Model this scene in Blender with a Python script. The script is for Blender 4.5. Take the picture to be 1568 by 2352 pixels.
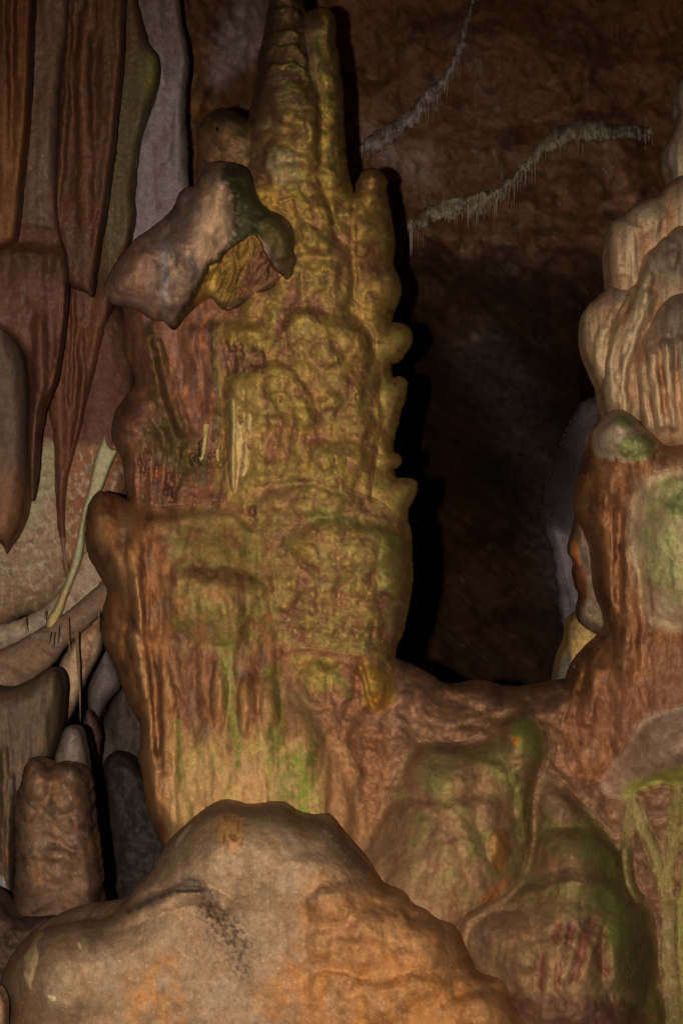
import bpy, math, random
import numpy as np

# ------------------------------------------------------------------ camera, world, light
sc = bpy.context.scene
for o in list(bpy.data.objects):
    bpy.data.objects.remove(o)
COL = sc.collection
F = 3230.0            # focal length in units of a 1568 x 2352 picture
CX, CY, CAMZ = 784.0, 1176.0, 1.7
cam_d = bpy.data.cameras.new('camera')
cam = bpy.data.objects.new('camera', cam_d)
COL.objects.link(cam)
cam.location = (0, 0, CAMZ)
cam.rotation_euler = (math.radians(90), 0, 0)
cam_d.sensor_fit = 'VERTICAL'
cam_d.sensor_height = 36.0
cam_d.lens = 36.0 * F / 2352.0
cam_d.clip_start = 0.05
cam_d.clip_end = 200
sc.camera = cam

w = bpy.data.worlds.new('World')
sc.world = w
w.use_nodes = True
nt = w.node_tree
bg = nt.nodes['Background']
sky = nt.nodes.new('ShaderNodeTexSky')
sky.sky_type = 'NISHITA'
sky.sun_disc = False
sky.sun_elevation = math.radians(3)
sky.sun_rotation = math.radians(180)
nt.links.new(sky.outputs[0], bg.inputs[0])
bg.inputs[1].default_value = 0.0015

# the photographer's flash, left of the lens: the only light in the cave
fl = bpy.data.lights.new('camera_flash', 'SPOT')
flo = bpy.data.objects.new('camera_flash', fl)
COL.objects.link(flo)
flo.location = (-0.125, 0.02, CAMZ - 0.005)
flo.rotation_euler = (math.radians(84), 0, 0)
fl.energy = 440.0
fl.color = (1.0, 0.96, 0.90)
fl.shadow_soft_size = 0.014
fl.spot_size = math.radians(78)
fl.spot_blend = 1.0

sc.view_settings.view_transform = 'Standard'
sc.view_settings.look = 'None'
sc.view_settings.exposure = 0.0
sc.view_settings.gamma = 1.0
sc.cycles.max_bounces = 4
sc.cycles.diffuse_bounces = 2

# ------------------------------------------------------------------ noise
_rs = np.random.RandomState(7)
PERM = _rs.permutation(256)
PERM = np.concatenate([PERM, PERM])
GR = _rs.rand(256) * 2 * np.pi
GX, GY = np.cos(GR), np.sin(GR)


def perlin(x, y, seed=0):
    x = x + seed * 17.31
    y = y + seed * 5.77
    xi = np.floor(x).astype(int)
    yi = np.floor(y).astype(int)
    xf, yf = x - xi, y - yi
    xi &= 255
    yi &= 255
    sx = xf * xf * xf * (xf * (xf * 6 - 15) + 10)
    sy = yf * yf * yf * (yf * (yf * 6 - 15) + 10)

    def g(ix, iy, dx, dy):
        h = PERM[(PERM[ix & 255] + iy) & 255]
        return GX[h] * dx + GY[h] * dy
    a = g(xi, yi, xf, yf)
    b = g(xi + 1, yi, xf - 1, yf)
    c = g(xi, yi + 1, xf, yf - 1)
    d = g(xi + 1, yi + 1, xf - 1, yf - 1)
    return ((a + (b - a) * sx) * (1 - sy) + (c + (d - c) * sx) * sy) * 1.5


def fbm(x, y, s, octv=4, seed=0, sy=None, rough=0.5, ridged=False):
    sy = sy or s
    r = np.zeros(np.shape(x))
    a, t = 1.0, 0.0
    for i in range(octv):
        n = perlin(x / s * 2 ** i, y / sy * 2 ** i, seed + i * 3.1)
        if ridged:
            n = 1 - 2 * np.abs(n)
        r += a * n
        t += a
        a *= rough
    return r / t


def sstep(a, b, x):
    t = np.clip((x - a) / (b - a), 0, 1)
    return t * t * (3 - 2 * t)


def chaikin(p, n=2, closed=True):
    p = np.array(p, float)
    for _ in range(n):
        if closed:
            q = np.roll(p, -1, 0)
            a, b = p * .75 + q * .25, p * .25 + q * .75
            p = np.stack([a, b], 1).reshape(-1, 2)
        else:
            q = p[1:]
            r = p[:-1]
            a, b = r * .75 + q * .25, r * .25 + q * .75
            p = np.concatenate([p[:1], np.stack([a, b], 1).reshape(-1, 2), p[-1:]])
    return p


def seg_dist(P, U, V, closed):
    """distance to a polyline, plus the running parameter 0..1"""
    best = np.full(U.shape, 1e9)
    par = np.zeros(U.shape)
    n = len(P)
    m = n if closed else n - 1
    L = [np.hypot(*(P[(i + 1) % n] - P[i])) for i in range(m)]
    tot = sum(L) + 1e-9
    acc = 0
    for i in range(m):
        a, b = P[i], P[(i + 1) % n]
        d = b - a
        l2 = d @ d + 1e-9
        t = np.clip(((U - a[0]) * d[0] + (V - a[1]) * d[1]) / l2, 0, 1)
        dd = (U - a[0] - t * d[0]) ** 2 + (V - a[1] - t * d[1]) ** 2
        k = dd < best
        best = np.where(k, dd, best)
        par = np.where(k, (acc + t * L[i]) / tot, par)
        acc += L[i]
    return np.sqrt(best), par


def inside(P, U, V):
    r = np.zeros(U.shape, bool)
    n = len(P)
    for i in range(n):
        x0, y0 = P[i]
        x1, y1 = P[(i + 1) % n]
        if y0 == y1:
            continue
        c = (y0 > V) != (y1 > V)
        r ^= c & (U < (x1 - x0) * (V - y0) / (y1 - y0) + x0)
    return r


def blur(a, r):
    r = int(r)
    if r < 1:
        return a
    for _ in range(3):
        for ax in (0, 1):
            pad = [(0, 0), (0, 0)]
            pad[ax] = (r + 1, r)
            c = np.cumsum(np.pad(a, pad, mode='edge'), axis=ax)
            n = 2 * r + 1
            if ax == 0:
                a = (c[n:] - c[:-n]) / n
            else:
                a = (c[:, n:] - c[:, :-n]) / n
    return a


def lin(c):
    c = np.array(c, float) / 255.0
    return np.where(c <= 0.04045, c / 12.92, ((c + 0.055) / 1.055) ** 2.4)


KFL = 0.50          # exposure of a white surface 4 m away


def alb(c, d):
    """rock colour from its flash-lit look at distance d"""
    return np.clip(lin(c) / (KFL * 16.0 / (d * d)) / np.array([1.0, .95, .91]), 0.004, 0.75)


def pt(u, v, y):
    return ((u - CX) / F * y, y, CAMZ - (v - CY) / F * y)


# ------------------------------------------------------------------ materials
def rock(name, rough=0.55, bump=0.5, spec=0.35, grain=1.0, wet=0.0):
    m = bpy.data.materials.new(name)
    m.use_nodes = True
    t = m.node_tree
    N, L = t.nodes, t.links
    b = N['Principled BSDF']
    at = N.new('ShaderNodeAttribute')
    at.attribute_name = 'Col'
    tc = N.new('ShaderNodeTexCoord')

    def noise(scale, detail, r=0.6):
        n = N.new('ShaderNodeTexNoise')
        n.inputs['Scale'].default_value = scale
        n.inputs['Detail'].default_value = detail
        n.inputs['Roughness'].default_value = r
        L.new(tc.outputs['Object'], n.inputs['Vector'])
        return n
    n1 = noise(14, 8, .7)
    n2 = noise(130, 5, .75)
    n3 = noise(45, 6, .65)
    # colour mottling
    r1 = N.new('ShaderNodeMapRange')
    r1.inputs['From Min'].default_value = .3
    r1.inputs['From Max'].default_value = .7
    r1.inputs['To Min'].default_value = 1 - .24 * grain
    r1.inputs['To Max'].default_value = 1 + .24 * grain
    L.new(n3.outputs[0], r1.inputs[0])
    r2 = N.new('ShaderNodeMapRange')
    r2.inputs['From Min'].default_value = .3
    r2.inputs['From Max'].default_value = .7
    r2.inputs['To Min'].default_value = 1 - .3 * grain
    r2.inputs['To Max'].default_value = 1 + .3 * grain
    L.new(n2.outputs[0], r2.inputs[0])
    mu = N.new('ShaderNodeMath')
    mu.operation = 'MULTIPLY'
    L.new(r1.outputs[0], mu.inputs[0])
    L.new(r2.outputs[0], mu.inputs[1])
    vm = N.new('ShaderNodeVectorMath')
    vm.operation = 'SCALE'
    L.new(at.outputs['Color'], vm.inputs[0])
    L.new(mu.outputs[0], vm.inputs['Scale'])
    # hue wander between warm and cool
    hs = N.new('ShaderNodeMix')
    hs.data_type = 'RGBA'
    hs.blend_type = 'MULTIPLY'
    cr = N.new('ShaderNodeValToRGB')
    cr.color_ramp.elements[0].position = .35
    cr.color_ramp.elements[0].color = (1.05, .975, .92, 1)
    cr.color_ramp.elements[1].position = .65
    cr.color_ramp.elements[1].color = (.97, 1.0, 1.03, 1)
    L.new(n1.outputs[0], cr.inputs[0])
    hs.inputs[0].default_value = .9
    L.new(vm.outputs[0], hs.inputs[6])
    L.new(cr.outputs[0], hs.inputs[7])
    L.new(hs.outputs[2], b.inputs['Base Color'])
    # surface grain
    ad = N.new('ShaderNodeMath')
    ad.operation = 'MULTIPLY_ADD'
    L.new(n3.outputs[0], ad.inputs[0])
    ad.inputs[1].default_value = 1.2
    L.new(n2.outputs[0], ad.inputs[2])
    bp = N.new('ShaderNodeBump')
    bp.inputs['Strength'].default_value = bump
    bp.inputs['Distance'].default_value = .0035
    L.new(ad.outputs[0], bp.inputs['Height'])
    L.new(bp.outputs[0], b.inputs['Normal'])
    rr = N.new('ShaderNodeMapRange')
    rr.inputs['From Min'].default_value = .35
    rr.inputs['From Max'].default_value = .65
    rr.inputs['To Min'].default_value = max(.12, rough - .18 - wet * .15)
    rr.inputs['To Max'].default_value = min(1, rough + .15)
    L.new(n1.outputs[0], rr.inputs[0])
    L.new(rr.outputs[0], b.inputs['Roughness'])
    b.inputs['Specular IOR Level'].default_value = spec
    return m


M_DRY = rock('dry_limestone', .75, .22, .15, .8)
M_ROCK = rock('flowstone', .72, .24, .18, .9)
M_WET = rock('wet_flowstone', .6, .25, .25, .9, wet=.5)
M_WALL = rock('cave_wall_rock', .75, .5, .12, grain=1.0)


# ------------------------------------------------------------------ object helpers
def thing(name, label, cat, origin, group=None):
    o = bpy.data.objects.new(name, None)
    COL.objects.link(o)
    o.location = origin
    o.empty_display_size = .1
    o['label'] = label
    o['category'] = cat
    if group:
        o['group'] = group
    return o


def link_mesh(name, verts, faces, cols, mat, parent=None, label=None, cat=None, group=None, kind=None, origin=None):
    verts = np.asarray(verts, float)
    if parent is not None:
        org = np.array(parent.location)
    elif origin is not None:
        org = np.array(origin)
    else:
        org = np.array([verts[:, 0].mean(), verts[:, 1].mean(), verts[:, 2].min()])
    me = bpy.data.meshes.new(name)
    v = (verts - org).astype(np.float32)
    me.vertices.add(len(v))
    me.vertices.foreach_set('co', v.ravel())
    f = np.asarray(faces, np.int32)
    k = f.shape[1]
    me.loops.add(f.size)
    me.loops.foreach_set('vertex_index', f.ravel())
    me.polygons.add(len(f))
    me.polygons.foreach_set('loop_start', np.arange(0, f.size, k, dtype=np.int32))
    me.polygons.foreach_set('loop_total', np.full(len(f), k, np.int32))
    me.update(calc_edges=True)
    me.polygons.foreach_set('use_smooth', np.ones(len(f), bool))
    a = me.color_attributes.new('Col', 'FLOAT_COLOR', 'POINT')
    c = np.ones((len(v), 4), np.float32)
    c[:, :3] = cols
    a.data.foreach_set('color', c.ravel())
    me.materials.append(mat)
    o = bpy.data.objects.new(name, me)
    COL.objects.link(o)
    if parent is not None:
        o.parent = parent
        if label:
            o['label'] = label
    else:
        o.location = org
        if kind:
            o['kind'] = kind
        if label:
            o['label'] = label
        if cat:
            o['category'] = cat
        if group:
            o['group'] = group
    return o


class Shape:
    """A rounded solid grown from an outline: its own distance, thickness, relief and stains."""

    def __init__(s, poly, d, T, R, col, step=3.0, smooth=2, edge=2.5, seed=1, tilt=(0, 0), back=None, gain=1.0):
        P = chaikin(poly, smooth)
        s.P, s.d, s.T, s.R, s.step, s.seed = P, d, T, R, step, seed
        pad = 3 * step if step != 3.0 else 15 * step
        u0, v0 = np.floor((P.min(0) - pad) / step) * step
        u1, v1 = P.max(0) + pad
        us, vs = np.arange(u0, u1, step), np.arange(v0, v1, step)
        s.U, s.V = np.meshgrid(us, vs)
        s.Y = None
        U, V = s.U, s.V
        sd, _ = seg_dist(P, U, V, True)
        sd = np.where(inside(P, U, V), sd, -sd)
        sd = sd + edge * fbm(U, V, 26, 3, seed) + edge * .35 * fbm(U, V, 7, 2, seed + 9)
        s.sd = sd
        g = np.clip(sd / R, 0, 1)
        p = 1 - (1 - g) ** 2
        pb = blur(p, R * .22 / step)
        g2 = np.clip(sd / (.22 * R), 0, 1)
        s.prof = np.sqrt(np.clip(pb * (1 - (1 - g2) ** 2), 0, 1))
        s.h = .85 * T * s.prof
        s.rel = np.zeros_like(U)
        s.D = d + tilt[0] * (U - U.mean()) / F * d + tilt[1] * (V - V.mean()) / F * d
        s.back = back if back is not None else T
        s.de = (d - T * .6) * gain
        s.C = np.tile(alb(col, s.de), U.shape + (1,))

    # warped coordinates for irregular edges
    def W(s, amp, scale=30, seed=0):
        return (s.U + amp * fbm(s.U, s.V, scale, 3, s.seed + seed + 20),
                s.V + amp * fbm(s.U, s.V, scale, 3, s.seed + seed + 40))

    def sink(s, m, amt):
        s.D = s.D + amt * m

    # ---- relief
    def noise(s, amp, sc_, sy=None, octv=4, ridged=False, seed=0, rough=.42):
        if sc_ < 20:
            amp *= .33
        s.rel += amp * fbm(s.U, s.V, sc_, octv, s.seed + seed + 3, sy, rough, ridged)

    def lumps(s, amp, sz, sy=None, seed=0, drop=.0):
        """cellular rounded lumps; drop > 0 gives each a hanging lower lip"""
        sy = sy or sz
        Uw, Vw = s.W(sz * .35, sz * 1.2, seed + 5)
        x, y = Uw / sz, Vw / sy
        xi, yi = np.floor(x).astype(int), np.floor(y).astype(int)
        acc = np.zeros(x.shape)
        k_ = 7.0
        for i in (-1, 0, 1):
            for j in (-1, 0, 1):
                a, b = (xi + i) & 255, (yi + j) & 255
                hh = PERM[(PERM[a] + b + int(s.seed * 13 + seed * 7)) & 255]
                jx = GX[hh] * .42 + .5
                jy = GX[(hh * 7 + 31) & 255] * .42 + .5
                dx, dy = xi + i + jx - x, yi + j + jy - y
                am = .35 + .65 * (hh / 255.)
                d_ = am * np.clip(1 - .8 * (dx * dx + dy * dy), 0, 1) * (1 + drop * np.clip(-dy, -.6, .6))
                acc += np.exp(k_ * d_)
        dome = np.log(acc / 9) / k_
        s.rel += amp * (1.5 if sz > 20 else .7) * dome
        return dome

    def bump(s, cu, cv, ru, rv, amp, ang=0, warp=.15, p=1.0, seed=0):
        Uw, Vw = s.W(warp * min(ru, rv), min(ru, rv), seed + cu % 7)
        a = math.radians(ang)
        x, y = Uw - cu, Vw - cv
        x, y = (x * math.cos(a) + y * math.sin(a)) / ru, (-x * math.sin(a) + y * math.cos(a)) / rv
        r2 = x * x + y * y
        m = np.clip(1 - r2, 0, 1) ** p
        s.rel += amp * m
        return m

    def stroke(s, pts, w0, w1=None, warp=6, soft=.5, seed=0, sm=2):
        """soft mask along a line"""
        P = chaikin(pts, sm, False)
        Uw, Vw = s.W(warp, 25, seed)
        x0, y0 = P.min(0) - 3 * max(w0, w1 or 0) - warp * 2
        x1, y1 = P.max(0) + 3 * max(w0, w1 or 0) + warp * 2
        m = np.zeros(s.U.shape)
        k = (s.U > x0) & (s.U < x1) & (s.V > y0) & (s.V < y1)
        if not k.any():
            return m
        d, t = seg_dist(P, Uw[k], Vw[k], False)
        w = w0 + ((w1 if w1 is not None else w0) - w0) * t
        gr = np.clip(.85 + 1.3 * fbm(s.U[k], s.V[k], 16, 3, s.seed + seed + 5), .1, 1) if w0 > 7 else 1
        m[k] = (1 - sstep(1 - soft, 1 + soft, d / np.maximum(w, .5))) * gr
        return m

    def ridge(s, pts, w0, amp, w1=None, warp=5, seed=0, round_=True):
        P = chaikin(pts, 2, False)
        Uw, Vw = s.W(warp, 40, seed)
        w0 = w0 * 1.35
        w1 = w1 * 1.35 if w1 is not None else None
        mw = max(w0, w1 or 0)
        x0, y0 = P.min(0) - 2 * mw - warp * 2
        x1, y1 = P.max(0) + 2 * mw + warp * 2
        U_, V_ = s.U, s.V
        m = np.zeros(s.U.shape)
        k = (s.U > x0) & (s.U < x1) & (s.V > y0) & (s.V < y1)
        if not k.any():
            return m
        d, t = seg_dist(P, Uw[k], Vw[k], False)
        w = w0 + ((w1 if w1 is not None else w0) - w0) * t
        w = w * (1 + .35 * fbm(U_[k], V_[k], 50, 2, s.seed + seed + 9))
        q = np.clip(1 - (d / w) ** 2, 0, 1) * (sstep(0, .12, t) * sstep(0, .12, 1 - t) * .8 + .2)
        m[k] = q ** 1.4
        s.rel += amp * m
        return m

    def poly(s, pts, soft=4, warp=5, seed=0):
        P = chaikin(pts, 2)
        Uw, Vw = s.W(warp, 22, seed)
        m = np.zeros(s.U.shape)
        pad = soft * 2 + warp * 2
        x0, y0 = P.min(0) - pad
        x1, y1 = P.max(0) + pad
        k = (s.U > x0) & (s.U < x1) & (s.V > y0) & (s.V < y1)
        if not k.any():
            return m
        d, _ = seg_dist(P, Uw[k], Vw[k], True)
        d = np.where(inside(P, Uw[k], Vw[k]), d, -d)
        m[k] = sstep(-soft, soft, d)
        return m

    def lip(s, pts, amp, L=60, sharp=11, warp=10, seed=0):
        """a rounded shoulder starting along the line and dying out below it"""
        P = np.array(pts, float)
        P = P[np.argsort(P[:, 0])]
        Uw, Vw = s.W(warp, 30, seed)
        yl = np.interp(Uw, P[:, 0], P[:, 1])
        t = Vw - yl
        span = P[-1, 0] - P[0, 0]
        wx = sstep(0, .15, (Uw - P[0, 0]) / span) * sstep(0, .15, (P[-1, 0] - Uw) / span)
        m = sstep(-sharp, sharp * 2.5, t) * np.exp(-np.clip(t, 0, None) / L) * wx
        s.rel += amp * m
        return m, t, wx

    def fringe(s, pts, L0, L1, w, gap, amp, col=None, rec=0.0, seed=0, taper=.45, warp=4):
        """drips hanging below a line, with recessed rock between them"""
        rnd = random.Random(seed + 5)
        P = np.array(pts, float)
        P = P[np.argsort(P[:, 0])]
        Uw, Vw = s.W(warp, 30, seed)
        yl = np.interp(Uw, P[:, 0], P[:, 1]) + 16 * fbm(Uw, 0 * Uw, 34, 3, seed + 3)
        t = Vw - yl
        span = P[-1, 0] - P[0, 0]
        wx = sstep(0, .06, (Uw - P[0, 0]) / span) * sstep(0, .06, (P[-1, 0] - Uw) / span)
        Lv = L0 * .6 + (L1 - L0 * .6) * (.5 + .9 * fbm(Uw, 0 * Uw, 50, 2, seed + 8))
        zone = sstep(0, 12, t) * (1 - sstep(.6, 1.15, t / np.maximum(Lv, 10))) * wx
        dr = np.zeros(s.U.shape)
        x = P[0, 0] + w
        while x < P[-1, 0] - w * .5:
            ln = L0 * .5 + (L1 - L0 * .5) * rnd.random()
            ww = w * (.45 + 1.1 * rnd.random())
            am = .55 + .45 * rnd.random()
            sl = (rnd.random() - .5) * .25
            q = np.clip(t / ln, -1, 1.3)
            cx = x + sl * t + 3 * np.sin(t / 23. + x)
            wl = np.where(q > 0, ww * (.38 + 1.7 * np.clip(1 - q, 0, 1) ** 1.6), ww * 2)
            wl = np.maximum(wl, .5)
            m = am * np.clip(1 - ((Uw - cx) / wl) ** 2, 0, 1) ** .6 * (1 - sstep(.85, 1.1, q)) * (t > -6)
            dr = np.maximum(dr, m * np.where(t > 0, 1, 0))
            x += gap * (.3 + 1.3 * rnd.random() ** 1.4)
        s.rel += amp * dr * zone - rec * zone * (1 - dr)
        mask = zone * (1 - sstep(0, .55, dr))
        if col is not None:
            s.mix(mask, col, .9)
        return mask, dr * zone

    def drips(s, pts, sc_, sy, lo, dep, col, k=.85, seed=0, soft=18, blunt=.1):
        """tall tapering pockets between drips, scattered through a region"""
        reg = s.poly(pts, soft, 14, seed)
        n = fbm(s.U + .12 * s.V * math.sin(seed), s.V, sc_, 3, s.seed + seed + 90, sy, .4)
        n = n + .12 * fbm(s.U, s.V, 9, 2, s.seed + seed)
        e = lo + (1 - reg) * .5
        m = sstep(e, e + blunt, n)
        s.rel -= dep * sstep(e - .04, e + .22, n)
        s.rel += dep * .4 * sstep(-.1, -.4, n) * reg
        if col is not None:
            s.mix(m, col, k)
            s.mix(sstep(e + .12, e + .3, n), tuple(q * .78 for q in col), .7)
        return m

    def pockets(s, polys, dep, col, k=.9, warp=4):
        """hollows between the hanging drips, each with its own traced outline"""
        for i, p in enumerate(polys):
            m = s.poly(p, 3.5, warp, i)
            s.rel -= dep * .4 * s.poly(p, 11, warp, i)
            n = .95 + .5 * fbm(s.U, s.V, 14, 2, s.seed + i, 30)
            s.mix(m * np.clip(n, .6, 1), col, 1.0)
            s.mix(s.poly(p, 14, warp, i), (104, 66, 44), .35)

    # ---- colour
    def mix(s, m, col, k=1.0):
        c = alb(col, s.de)
        m = np.clip(m * k, 0, 1)[..., None]
        s.C = s.C * (1 - m) + c * m

    def mottle(s, col, sc_, k=.8, lo=0., hi=.35, sy=None, seed=0, octv=4, m=None):
        n = fbm(s.U, s.V, sc_, octv, s.seed + seed + 60, sy, .55)
        mm = sstep(lo, hi, n)
        if m is not None:
            mm = mm * m
        s.mix(mm, col, k)

    def high(s, col, k=.8, lo=.2, hi=.8, r=7, inv=False, m=None):
        """deposit on the parts that stand proud (or, inverted, silt in the hollows)"""
        q = s.rel - blur(s.rel, r)
        sc_ = np.std(q[s.sd > 0]) + 1e-6
        q = q / (2 * sc_)
        if inv:
            q = -q
        mm = sstep(lo, hi, q)
        if m is not None:
            mm = mm * m
        s.mix(mm, col, k)

    def heights(s):
        out = s.sd <= 0
        fade = np.sqrt(np.clip(s.sd / (s.R * .3 + 6), 0, 1))
        hf = np.where(out, 0, s.h + s.rel * fade)
        hb = np.where(out, 0, s.back * s.prof)
        return np.maximum(hf, -hb * .7), hb

    # ---- output
    def build(s, name, mat, **kw):
        U, V, st = s.U.copy(), s.V.copy(), s.step
        sd = s.sd
        gy, gx = np.gradient(sd, st)
        gl = np.maximum(np.hypot(gx, gy), .3)
        out = sd <= 0
        sh = np.clip(sd, -2.2 * st, 0)
        U = np.where(out, U - sh * gx / gl ** 2, U)
        V = np.where(out, V - sh * gy / gl ** 2, V)
        hf, hb = s.heights()
        n, m = U.shape
        ins = ~out
        cell = ins[:-1, :-1] | ins[1:, :-1] | ins[:-1, 1:] | ins[1:, 1:]
        idx = -np.ones(U.shape, int)
        use = np.zeros(U.shape, bool)
        use[:-1, :-1] |= cell
        use[1:, :-1] |= cell
        use[:-1, 1:] |= cell
        use[1:, 1:] |= cell
        nf = use.sum()
        idx[use] = np.arange(nf)
        Yf = (s.D - hf if s.Y is None else s.Y)[use]
        u, v = U[use], V[use]
        A = np.stack([(u - CX) / F * Yf, Yf, CAMZ - (v - CY) / F * Yf], 1)
        inn = ins & use
        bidx = idx.copy()
        bidx[inn] = nf + np.arange(inn.sum())
        # the back keeps the width the solid has at its rim
        Yb = np.maximum((s.D + hb)[inn], Yf[ins[use]] + .01)
        Ym = s.D[inn]
        B = np.stack([(U[inn] - CX) / F * Ym, Yb, CAMZ - (V[inn] - CY) / F * Ym], 1)
        a, b, c, d = idx[:-1, :-1][cell], idx[1:, :-1][cell], idx[1:, 1:][cell], idx[:-1, 1:][cell]
        f1 = np.stack([a, b, c, d], 1)
        a, b, c, d = bidx[:-1, :-1][cell], bidx[1:, :-1][cell], bidx[1:, 1:][cell], bidx[:-1, 1:][cell]
        f2 = np.stack([a, d, c, b], 1)
        Cc = np.concatenate([s.C[use], s.C[inn]])
        return link_mesh(name, np.concatenate([A, B]), np.concatenate([f1, f2]), Cc, mat, **kw)


def spike(u0, v0, u1, v1, w0, w1, d, col, name, mat, seed=1, bend=0, nseg=18, **kw):
    """a hanging or standing round spike with slightly wavering girth"""
    rnd = random.Random(seed)
    ns = 10
    vs, cs = [], []
    ph = rnd.random() * 6
    c0 = alb(col, d)
    for i in range(nseg + 1):
        t = i / nseg
        u = u0 + (u1 - u0) * t + bend * math.sin(t * 3.1)
        v = v0 + (v1 - v0) * t
        r = (w0 + (w1 - w0) * t ** .8) / F * d * (1 + .12 * math.sin(t * 17 + ph) + .06 * rnd.random())
        if i == nseg:
            r *= .15
        x, y, z = pt(u, v, d)
        for k in range(ns):
            a = 2 * math.pi * k / ns
            vs.append((x + r * math.cos(a), y + r * math.sin(a), z))
            cs.append(c0 * (1 + .15 * math.sin(t * 23 + ph + k)))
    fs = []
    for i in range(nseg):
        for k in range(ns):
            k2 = (k + 1) % ns
            fs.append((i * ns + k, (i + 1) * ns + k, (i + 1) * ns + k2, i * ns + k2))
    return link_mesh(name, vs, fs, cs, mat, **kw)


BASE = [(650, 0, 4.15), (740, 60, 4.18), (640, 200, 4.05), (700, 300, 4.02), (530, 300, 4.1), (540, 450, 4.1), (860, 450, 4.15), (760, 520, 3.98), (860, 700, 4.06), (650, 620, 3.98), (700, 850, 3.86),
        (560, 800, 3.92), (860, 900, 3.96), (920, 900, 4.05), (400, 800, 4.0), (330, 1000, 3.93), (280, 850, 4.05), (470, 1000, 3.98), (600, 1000, 3.9), (750, 1050, 3.84), (430, 900, 4.03),
        (750, 1180, 3.8), (880, 1150, 3.86), (750, 1300, 3.74), (900, 1300, 3.82), (930, 1400, 3.88), (640, 1250, 3.8), (480, 1140, 3.86), (330, 1120, 3.9), (240, 1200, 3.78), (400, 1210, 3.72),
        (500, 1400, 3.6), (600, 1400, 3.68), (300, 1400, 3.7), (700, 1490, 3.8), (860, 1570, 3.76), (400, 1700, 3.62), (310, 1600, 3.72), (560, 1700, 3.58), (700, 1750, 3.6),
        (800, 1650, 3.74), (560, 2000, 3.52), (850, 1900, 3.66), (900, 1700, 3.76), (1000, 1600, 3.95), (1100, 1600, 4.0), (1250, 1600, 4.0), (1330, 1680, 3.9), (1400, 1780, 3.84),
        (1000, 1800, 3.62), (1100, 1700, 3.76), (1200, 1680, 3.72), (1000, 2000, 3.52), (1150, 1950, 3.6), (1225, 1900, 3.74), (1300, 1850, 3.7), (1350, 2000, 3.58), (1250, 2150, 3.46),
        (1400, 2200, 3.46), (1500, 2250, 3.62), (1480, 2000, 3.76), (1560, 2100, 3.7), (1400, 1180, 3.85), (1450, 1250, 3.76), (1540, 1250, 3.62), (1430, 1010, 3.62), (1500, 1020, 3.6), (1380, 980, 3.66), (1360, 1090, 3.8), (1450, 1450, 3.78), (1420, 1600, 3.78),
        (1550, 1600, 3.72), (1550, 1720, 3.62), (1340, 1570, 3.9), (1700, 1200, 3.6), (1700, 1700, 3.62), (1700, 2300, 3.5), (300, 2500, 3.55), (1000, 2500, 3.35), (1400, 2500, 3.3), (560, 2500, 3.5)]

# which mass lies over which, and how far each one bulges
PRI = {'rock_recess': (0, .0), 'rock_saddle': (1, .03), 'trunk': (2, .06), 'knob': (3, .07), 'round_stump': (3, .07), 'red_pillar': (4, .03, 30, 10), 'spire': (5, .08),
       'side_stub': (6, .07), 'middle_tier': (7, .09, 40, 10), 'lower_tier': (8, .09, 30), 'rock_boss': (9, .08, 40, 16), 'flowstone_buttress': (10, .10, 36, 12),
       'boulder': (11, .21, 30, 14), 'flowstone_dome': (12, .28, 30, 14), 'pale_bulge': (13, .12, 30, 14), 'cap': (14, .07, 22, 5), 'strand': (14, .045, 10), 'pale_boulder': (15, .14, 26, 8)}
# how far in from its outline a mass keeps swelling, in picture units
SWELL = {'middle_tier': 140., 'lower_tier': 140., 'rock_boss': 100., 'flowstone_buttress': 150., 'boulder': 190., 'flowstone_dome': 210., 'pale_bulge': 110., 'pale_boulder': 110.}
POOL = []


def later(s, name, mat, **kw):
    """keep a solid until the masses it has grown together with are known"""
    s.nm = name
    POOL.append((s, name, mat, kw))


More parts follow.
